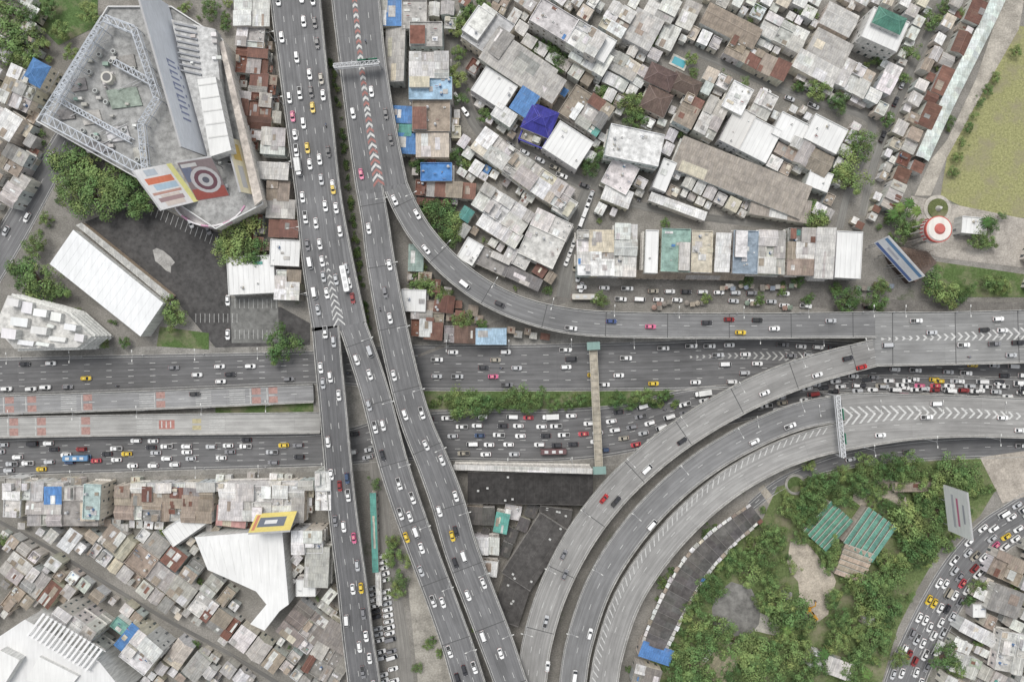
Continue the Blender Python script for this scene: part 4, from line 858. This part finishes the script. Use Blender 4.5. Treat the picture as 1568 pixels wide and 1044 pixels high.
for sg in(-1,1): mb.tube((0,0,9),(0,sg*1.8,9.5),.06,.05,'clean_paint',(.5,.5,.5),4);mb.box(-.18,sg*2.2-.5,9.42,.18,sg*2.2+.5,9.58,'clean_paint',(.65,.65,.62))
mb.box(-.25,-.25,0,.25,.25,.5,'weathered_concrete',(.5,.5,.5));LAMP=mb.mesh('street_lamp')
def lamps(pa,side,step=28,d0=8):
    d=d0
    while d<pa.L:
        loc,t,hw=pa.at(d);loc,_,_=pa.at(d,side*(hw-.2),.9 if loc[2]>2 else 0); inst(LAMP,'street_lamp',loc,math.atan2(t[1],t[0]));d+=step
for pa,s in((pA,-1),(pBP,1),(pC,1),(pD1,1),(pD2,1),(pDD,-1),(pCD,1),(pE,1),(pL1,-1),(pAR,1),(pN,1),(pS,-1)): lamps(pa,s)
# ------------------------------------------------------------------ ground areas
patch('parking_lot',[(130,340),(185,318),(235,312),(300,345),(345,360),(352,400),(350,470),(430,470),(475,495),(475,528),(330,532),(285,478),(262,452)],'weathered_concrete',(.095,.092,.09),True)
patch('parking_lot',[(352,455),(425,455),(428,525),(355,525)],'weathered_concrete',(.2,.2,.19),True)
LMZ=nextz(); mb=MB()
for i in range(14):
    p=P(236+i*7.5,315+i*3.6);q=P(231+i*7.5,330+i*3.6);L=math.dist(p,q);n=(-(q[1]-p[1])/L*.1,(q[0]-p[0])/L*.1);mb.poly([(p[0]+n[0],p[1]+n[1],LMZ),(p[0]-n[0],p[1]-n[1],LMZ),(q[0]-n[0],q[1]-n[1],LMZ),(q[0]+n[0],q[1]+n[1],LMZ)],'road_paint',WHT)
for j,(uu,vv) in enumerate([(360,458),(360,505),(300,480)]):
    for i in range(10):
        p=P(uu+i*7,vv);q=P(uu+i*7,vv+14);mb.poly([(p[0]-.08,p[1],LMZ),(q[0]-.08,q[1],LMZ),(q[0]+.08,q[1],LMZ),(p[0]+.08,p[1],LMZ)],'road_paint',WHT)
mb.build('parking_bay_markings',(0,0,0))
patch('pavement',[(234,383),(240,380),(250,384),(262,394),(268,402),(262,408),(262,418),(254,414),(246,406),(238,400)],'soil_ground',(.38,.37,.35))
patch('grass_field',[(1560,40),(1700,60),(1700,330),(1510,335),(1440,300),(1450,240),(1500,150)],'grass',(.29,.29,.14),True)
patch('dirt_path',[(1535,0),(1568,0),(1560,45),(1500,150),(1448,245),(1425,300),(1400,300),(1425,245),(1450,215),(1495,120)],'soil_ground',(.42,.39,.34),True)
patch('plaza',[(1395,300),(1568,335),(1568,410),(1440,395),(1370,370)],'soil_ground',(.4,.37,.33),True)
patch('grass_verge',[(1430,400),(1568,420),(1568,455),(1430,455)],'grass',(.1,.15,.055),True)
PARK=[(1190,745),(1290,716),(1420,706),(1500,700),(1530,740),(1500,790),(1440,840),(1405,900),(1375,960),(1350,1044),(1330,1160),(930,1160),(970,1040),(1020,985),(1060,900),(1110,840),(1165,800)]
patch('park_grass',PARK,'grass',(.13,.17,.07))
patch('sandy_clearing',[(1210,828),(1225,826),(1240,835),(1252,850),(1262,868),(1276,878),(1280,890),(1272,915),(1268,940),(1255,950),(1240,955),(1222,948),(1215,935),(1224,910),(1222,890),(1210,876),(1205,860)],'soil_ground',(.46,.41,.34),True)
patch('sandy_clearing',[(1160,935),(1180,945),(1200,965),(1185,972),(1155,965)],'soil_ground',(.48,.46,.41),True)
patch('sandy_clearing',[(1310,740),(1345,732),(1380,735),(1390,775),(1365,782),(1340,790),(1305,765)],'soil_ground',(.4,.36,.3))
patch('dirt_ground',[(1500,700),(1568,690),(1568,760),(1535,770)],'soil_ground',(.42,.38,.33),True)
patch('paved_yard',[(1090,930),(1100,905),(1120,890),(1150,900),(1165,930),(1162,955),(1150,970),(1110,975),(1092,960)],'weathered_concrete',(.24,.235,.22),True)
patch('dirt_ground',[(640,850),(660,860),(700,1000),(700,1044),(640,1044),(625,900)],'soil_ground',(.36,.34,.3))
mb=MB();x,y=P(1217,741);z=nextz();mb.cyl(x,y,z,z+.4,4.8,'weathered_concrete',(.36,.35,.32),24);mb.cyl(x,y,z+.4,z+.42,3.6,'grass',(.09,.13,.05),24);mb.build('round_pond_bed')
patch('grass_verge',[(245,500),(320,510),(320,535),(240,530)],'grass',(.09,.14,.05),True)
patch('grass_verge',[(60,-20),(150,-20),(150,40),(90,70),(60,40)],'grass',(.1,.16,.06),True)
def excavator(u,v,rot):
    mb=MB();O=(.6,.3,.03)
    for sy in(-1,1): mb.box(-1.8,sy*1.1-.25,0,1.8,sy*1.1+.25,.8,'rubber',(1,1,1))
    mb.box(-1.6,-1.2,.9,.9,1.2,2.0,'clean_paint',O);mb.box(.0,.2,2.0,1.3,1.2,2.9,'car_glass',(1,1,1),top=('clean_paint',O))
    mb.tube((.9,-.3,1.6),(3.4,-.3,3.4),.28,.22,'clean_paint',O,6);mb.tube((3.4,-.3,3.4),(5,-.3,1.2),.22,.16,'clean_paint',O,6);mb.box(4.6,-.8,.5,5.4,.2,1.3,'plain',(.12,.12,.12))
    x,y=P(u,v);mb.build('excavator',(x,y,LAY[0]),rot)
excavator(1235,930,.8);excavator(1244,943,2.2)
parked(586,850,604,1040,22,-15);parked(570,890,588,1040,18,-15,.3)
for q in((1000,446,1200,450,9,0),(950,458,1180,462,9,3),(905,300,868,400,8,110),(240,322,320,352,4,70),(700,150,725,195,3,55),(780,222,850,258,4,28),(350,512,350,460,2,90),(890,440,960,442,3,0),(30,300,60,240,3,-60),(960,262,980,300,3,110),(1100,118,1280,175,6,22),(1200,468,1330,470,5,4),(880,408,890,440,3,100),(1380,130,1350,210,4,-66),(860,270,930,300,3,20)): parked(*q)
inst(CM['bus'],'bus',(*P(895,455),.05),0,1.1,(.55,.52,.46))
for s in range(15):
    u=R.uniform(960,1340);v=R.choice([R.uniform(436,442),R.uniform(464,472)]);mb=MB()
    for i in range(R.randint(2,4)):
        x=i*2.4;y=R.uniform(-.6,.6);c=R.choice([(.5,.49,.46),(.3,.34,.4),(.36,.24,.2),(.24,.3,.24),(.42,.37,.3),(.28,.26,.23),(.3,.27,.24)])
        if R.random()<.3:
            mb.cyl(x,y,2.1,2.7,1.2,'clean_paint',c,8,.05);mb.cyl(x,y,0,2.2,.05,'plain',(.3,.3,.3),5)
        else:
            slab(mb,[(x-1.1,y-1,2.3),(x+1.1,y-1,2.3),(x+1.1,y+1,2.6),(x-1.1,y+1,2.6)],.05,'tin_sheet',c)
            for sx in(-1,1): mb.box(x+sx-.04,y-.04,0,x+sx+.04,y+.04,2.3,'plain',(.3,.3,.3))
        mb.box(x-.7,y-.4,.0,x+.7,y+.4,.85,'painted_wall',(.4,.35,.3))
    mb.build('market_stall',(*P(u,v),LAY[0]),R.uniform(-.1,.1))
# ------------------------------------------------------------------ procedural infill of dense districts
def fill(poly,ang,pal,zr=(4.5,6.5),dr=(32,50),wr=(20,44),kinds=('patch','shed','flat','gable'),kw=(46,30,12,12),alley=5,skip=.03,rounds=3):
    c,s=math.cos(math.radians(ang)),math.sin(math.radians(ang)); cu=sum(p[0] for p in poly)/len(poly);cv=sum(p[1] for p in poly)/len(poly)
    Rr=max(math.hypot(p[0]-cu,p[1]-cv) for p in poly)
    for rnd in range(rounds):
        y=-Rr+rnd*7;row=0
        while y<Rr:
            d=R.uniform(*dr) if rnd==0 else (R.uniform(15,22) if rnd==1 else R.uniform(9,12)); x=-Rr+R.uniform(0,10)
            while x<Rr:
                w=R.uniform(*wr) if rnd==0 else (R.uniform(13,20) if rnd==1 else R.uniform(8,14)); u=cu+(x+w/2)*c-(y+d/2)*s;v=cv+(x+w/2)*s+(y+d/2)*c
                dd=d*R.uniform(.92,1.0)
                if free_rect(u,v,w,dd,ang,poly):
                    if R.random()>(skip if rnd<2 else .35): 
                        if rnd==2: bld(u,v,w-.5,dd,ang+R.uniform(-4,4),R.uniform(2.6,4),'shed',None,pal,'lean_to_shed',win=False)
                        else: bld(u,v,w-.3,dd,ang+R.uniform(-1.2,1.2),R.uniform(*zr),R.choices(kinds,kw)[0],None,pal)
                    x+=w
                else: x+=3
            y+=(d+(alley if row%2 else 1)) if rnd==0 else d*.6;row+=1
fill([(930,-10),(1480,-10),(1330,345),(880,330)],27,'white')
fill([(700,-10),(930,-10),(910,260),(700,190)],33,'mix')
fill([(700,190),(900,290),(868,440),(700,440)],33,'mix')
fill([(1320,60),(1470,-10),(1520,-10),(1430,240),(1390,310),(1300,360)],-66,'rust',dr=(18,26))
fill([(590,0),(700,0),(710,320),(640,320)],2,'mix')
fill([(350,0),(416,0),(460,480),(360,380)],4,'rust')
fill([(0,733),(492,722),(500,812),(0,812)],3,'mix',zr=(5,8))
fill([(0,800),(500,800),(545,1050),(0,1050)],37,'grey',dr=(28,42),wr=(18,40))
fill([(1480,850),(1600,820),(1600,1060),(1440,1060)],25,'mix')
fill([(-20,-10),(60,-10),(60,340),(-20,420)],30,'grey',skip=.15)
fill([(600,380),(660,380),(780,470),(860,520),(640,530)],5,'rust',zr=(4,6),skip=.3)
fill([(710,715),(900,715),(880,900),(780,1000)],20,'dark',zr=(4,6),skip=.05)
for poly,a in (([(-190,-150),(1700,-150),(1700,-8),(-190,-8)],20),([(-190,1052),(900,1052),(900,1180),(-190,1180)],37),([(-190,-8),(-8,-8),(-8,540),(-190,540)],30),([(-190,735),(-8,735),(-8,1060),(-190,1060)],30),([(1576,60),(1740,60),(1740,470),(1576,470)],20),([(1600,760),(1740,700),(1740,1150),(1400,1150)],25)):
    fill(poly,a,'grey',dr=(34,48),wr=(26,50),kinds=('shed','gable','flat'),kw=(50,30,20),rounds=1)
# ------------------------------------------------------------------ trees
def tree_mesh(seed,nl=34,flat=.62,per=62):
    r=random.Random(seed);mb=MB();RR=5.0
    mb.tube((0,0,0),(0.1,0,3.2),.38,.26,'bark',(.16,.12,.09),7)
    lobes=[]
    for i in range(nl):
        a=r.uniform(0,6.28);q=math.sqrt(r.random())*.86;rad=RR*q*(1+.22*math.sin(3*a+seed)+.1*math.sin(5*a)); z=4.2+ (1-q*q)*RR*flat*r.uniform(.35,1.0)
        lobes.append((rad*math.cos(a),rad*math.sin(a),z,RR*r.uniform(.17,.3)))
    for l in lobes[::3]:
        mb.tube((.1,0,3.0),(l[0]*.55,l[1]*.55,3+(l[2]-3)*.6),.18,.1,'bark',(.16,.12,.09),5);mb.tube((l[0]*.55,l[1]*.55,3+(l[2]-3)*.6),(l[0],l[1],l[2]),.1,.03,'bark',(.16,.12,.09),4)
    for l in lobes:
        base=r.uniform(.55,1.35);yl=r.uniform(.85,1.25)
        for k in range(per):
            a=r.uniform(0,6.28);cz=r.uniform(-.75,1);rr=l[3]*(r.random()**.4);sx=math.sqrt(max(0,1-cz*cz))
            p=(l[0]+rr*sx*math.cos(a)*1.15,l[1]+rr*sx*math.sin(a)*1.15,l[2]+rr*cz*.8)
            n=(math.cos(a)*sx+r.uniform(-.6,.6),math.sin(a)*sx+r.uniform(-.6,.6),cz+.5+r.uniform(-.3,.6));L=math.sqrt(sum(t*t for t in n));n=tuple(t/L for t in n)
            e=(n[1],-n[0],0);L=math.hypot(e[0],e[1])+1e-6;e=(e[0]/L,e[1]/L,0);f=(n[1]*e[2]-n[2]*e[1],n[2]*e[0]-n[0]*e[2],n[0]*e[1]-n[1]*e[0])
            th=r.uniform(0,3.14);s=r.uniform(.16,.34);ca,sa=math.cos(th)*s,math.sin(th)*s
            g=tuple(e[i]*ca+f[i]*sa for i in range(3));h=tuple((-e[i]*sa+f[i]*ca)*.6 for i in range(3))
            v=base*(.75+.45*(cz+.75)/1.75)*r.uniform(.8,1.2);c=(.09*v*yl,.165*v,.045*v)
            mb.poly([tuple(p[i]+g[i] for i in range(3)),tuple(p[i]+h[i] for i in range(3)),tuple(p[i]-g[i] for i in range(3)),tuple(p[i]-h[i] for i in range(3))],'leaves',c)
    return mb.mesh('tree')
TM=[tree_mesh(s) for s in(1,2,3,4,5)]+[tree_mesh(9,22,.5,50)]
def palm():
    r=random.Random(3);mb=MB();mb.tube((0,0,0),(.3,0,7),.22,.14,'bark',(.25,.22,.18),6)
    for i in range(16):
        a=i*.3927*1.03+r.uniform(-.1,.1);L=r.uniform(2.4,3.2);pv=None
        for k in range(6):
            f=k/5;p=(.3+L*f*math.cos(a),L*f*math.sin(a),7+.9*math.sin(f*2.2)-1.6*f*f)
            if pv:
                w=.45*(1-abs(f-.5)*1.2);n=(-math.sin(a)*w,math.cos(a)*w);c=(.07,.15*r.uniform(.7,1.2),.03)
                mb.poly([pv,(p[0]+n[0],p[1]+n[1],p[2]-.2),p],'leaves',c);mb.poly([pv,p,(p[0]-n[0],p[1]-n[1],p[2]-.2)],'leaves',c);mb.poly([pv,(pv[0]+n[0],pv[1]+n[1],pv[2]-.2),(p[0]+n[0],p[1]+n[1],p[2]-.2)],'leaves',c);mb.poly([pv,(p[0]-n[0],p[1]-n[1],p[2]-.2),(pv[0]-n[0],pv[1]-n[1],pv[2]-.2)],'leaves',c)
            pv=p
    return mb.mesh('palm_tree')
PM=palm()
def tree(u,v,r,name='tree'):
    sc=r*S/5.0; z=6*min(sc,1.2); x,y=P(u,v,z); 
    inst(R.choice(TM),name,(x,y,0),R.uniform(0,6.28),(sc*R.uniform(.95,1.12),sc*R.uniform(.95,1.12),min(sc,1.25)*R.uniform(.85,1.1)))
for u,v,r in((110,245,36),(150,265,40),(190,300,36),(140,300,34),(215,315,26),(105,285,28),(210,270,26),(365,365,34),(345,385,22),(390,385,22),(265,478,24),(430,528,28),(420,545,18),(55,430,32),(85,445,24),(35,415,24),(50,375,18),(15,60,34),(35,85,20),(15,20,24),(45,25,18),(90,45,16),(130,15,18),(110,80,14),(60,65,18),(75,12,14),(320,12,16),
 (702,42,16),(716,20,16),(735,8,16),(700,115,18),(708,150,14),(700,80,12),(640,250,12),(632,225,10),(670,330,28),(690,345,24),(655,320,16),(640,405,12),(655,440,20),(680,455,16),(640,430,16),(708,492,16),(735,498,12),(690,360,16),(700,235,14),(715,250,12),
 (846,70,16),(822,72,14),(856,92,16),(740,175,12),(925,145,16),(970,160,20),(975,180,18),(935,150,14),(905,250,18),(920,235,14),(1000,60,12),(1060,88,12),(1110,120,12),(1140,128,12),(1300,250,28),(1320,220,22),(1310,280,22),(1290,270,18),(1255,140,18),(1285,155,16),(1230,130,10),(1240,15,14),(1210,40,8),(1160,12,10),(1345,90,10),(1250,335,20),(1245,320,14),(1400,80,16),(1430,30,16),(1450,8,12),(1475,20,10),(1385,120,10),(1360,180,12),(1340,150,10),(1380,330,18),(1405,350,16),(1385,350,18),(1520,345,14),(1500,365,16),(1515,370,12),
 (715,615,26),(700,622,18),(740,622,20),(790,610,22),(805,620,16),(828,612,16),(850,620,12),(690,612,12),(870,618,10),(945,612,14),(985,605,16),(1018,605,12),(963,618,12),(890,612,12),(765,618,12),(600,855,18),(612,885,16),(608,905,14),(600,830,12),(575,740,12),(625,860,14),(655,880,8),
 (1300,458,22),(1345,462,18),(1430,425,26),(1450,445,24),(1490,440,14),(1525,432,16),(1540,440,12),(1350,440,14),(1470,455,12),(1165,458,10),(1240,458,10),(1082,458,9),(920,458,12),(1200,445,8),(1280,440,10),
 (1155,880,28),(1180,895,20),(1212,935,32),(1195,925,24),(1235,955,16),(1085,900,22),(1065,930,18),(1100,970,28),(1130,985,28),(1080,985,26),(1160,1000,30),(1190,1025,26),(1060,1020,30),(1040,1040,26),(1220,1000,26),(1250,1020,20),(1340,910,30),(1360,930,26),(1335,940,22),(1370,890,24),(1395,800,30),(1425,815,30),(1410,845,26),(1440,780,20),(1340,985,26),(1320,1010,24),(1310,960,18),(1460,720,28),(1490,730,24),(1400,715,22),(1430,740,22),(1370,715,20),(1330,715,20),(1350,725,16),(1270,735,22),(1250,760,20),(1225,790,16),(1290,760,18),(1235,775,18),(1205,760,12),(1185,820,20),(1170,850,22),(1140,850,16),(1120,865,16),(1215,870,12),(1275,920,14),(1290,950,18),(1380,1010,14),(1240,710,12),(1295,725,14),(1360,860,16),(1385,860,18),(1300,900,14),(1500,900,14),(1490,920,12),(1420,770,16),(1285,985,20),(1450,1010,22),(1470,1025,16),(1500,985,8),(1555,900,8),(1100,860,10),(1045,1000,18),(1350,880,18),(1070,960,18),(1150,1030,24),(1120,1030,18),(1090,1040,20),(1230,1035,20),(1300,1035,18),(300,985,7),(250,815,8)): tree(u,v,r)
for u,v in((1527,117),(1514,135),(1504,155),(1494,175),(1484,195),(1475,218),(1468,240),(1462,262),(1558,78),(1535,330)): tree(u,v,9)
for u,v in((1375,318),(1390,312),(1365,330),(1400,325),(1260,1000),(1325,1030),(1205,960),(730,960),(1508,340)): x,y=P(u,v,6);inst(PM,'palm_tree',(x,y,0),R.uniform(0,6),1.1)
n=0
while n<210:
    u=R.uniform(930,1530);v=R.uniform(700,1150)
    if inpoly(u,v,PARK) and (int(u//G),int(v//G)) not in OCC: tree(u,v,R.choice([5,6,7,9,12,16,18])); n+=1
n=0
while n<330:
    u=R.uniform(0,1568);v=R.uniform(0,1044)
    if (int(u//G),int(v//G)) not in OCC: 
        if all((int((u+a)//G),int((v+b2)//G)) not in OCC for a,b2 in((4,0),(-4,0),(0,4),(0,-4))): tree(u,v,R.choice([4,5,6,8,10]),'shrub')
        n+=1
for i in range(80): tree(R.uniform(640,1040),R.uniform(602,622),R.uniform(2.5,6),'shrub')
for i in range(80): f=R.random(); tree(508+f*55+R.uniform(-3,3),90+f*420,R.uniform(3,5),'shrub')
# ------------------------------------------------------------------ camera, light
cam=bpy.data.cameras.new('camera');co=bpy.data.objects.new('camera',cam);COLL.objects.link(co)
co.location=(0,0,H);co.rotation_euler=(0,0,0);cam.sensor_width=36;cam.lens=36*H/(1568*S);cam.clip_end=6000;cam.clip_start=1
bpy.context.scene.camera=co
w=bpy.data.worlds.new('World');bpy.context.scene.world=w;w.use_nodes=True;nt=w.node_tree
el=math.radians(62);az=math.radians(-20)
sky=nt.nodes.new('ShaderNodeTexSky');sky.sky_type='NISHITA';sky.sun_disc=False;sky.sun_elevation=el;sky.sun_rotation=az;sky.dust_density=3;sky.air_density=1.5
hs=nt.nodes.new('ShaderNodeHueSaturation');hs.inputs['Saturation'].default_value=.22
nt.links.new(sky.outputs[0],hs.inputs['Color']);bg=nt.nodes['Background'];nt.links.new(hs.outputs[0],bg.inputs[0]);bg.inputs[1].default_value=.15
sl=bpy.data.lights.new('sun','SUN');sl.energy=1.55;sl.angle=math.radians(24);sl.color=(1,.97,.93)
so=bpy.data.objects.new('sun',sl);COLL.objects.link(so)
so.rotation_euler=(math.pi/2-el,0,math.pi-az); 
sc=bpy.context.scene;sc.view_settings.view_transform='Standard';sc.view_settings.look='None';sc.view_settings.exposure=0
print('OBJS',len(bpy.data.objects))
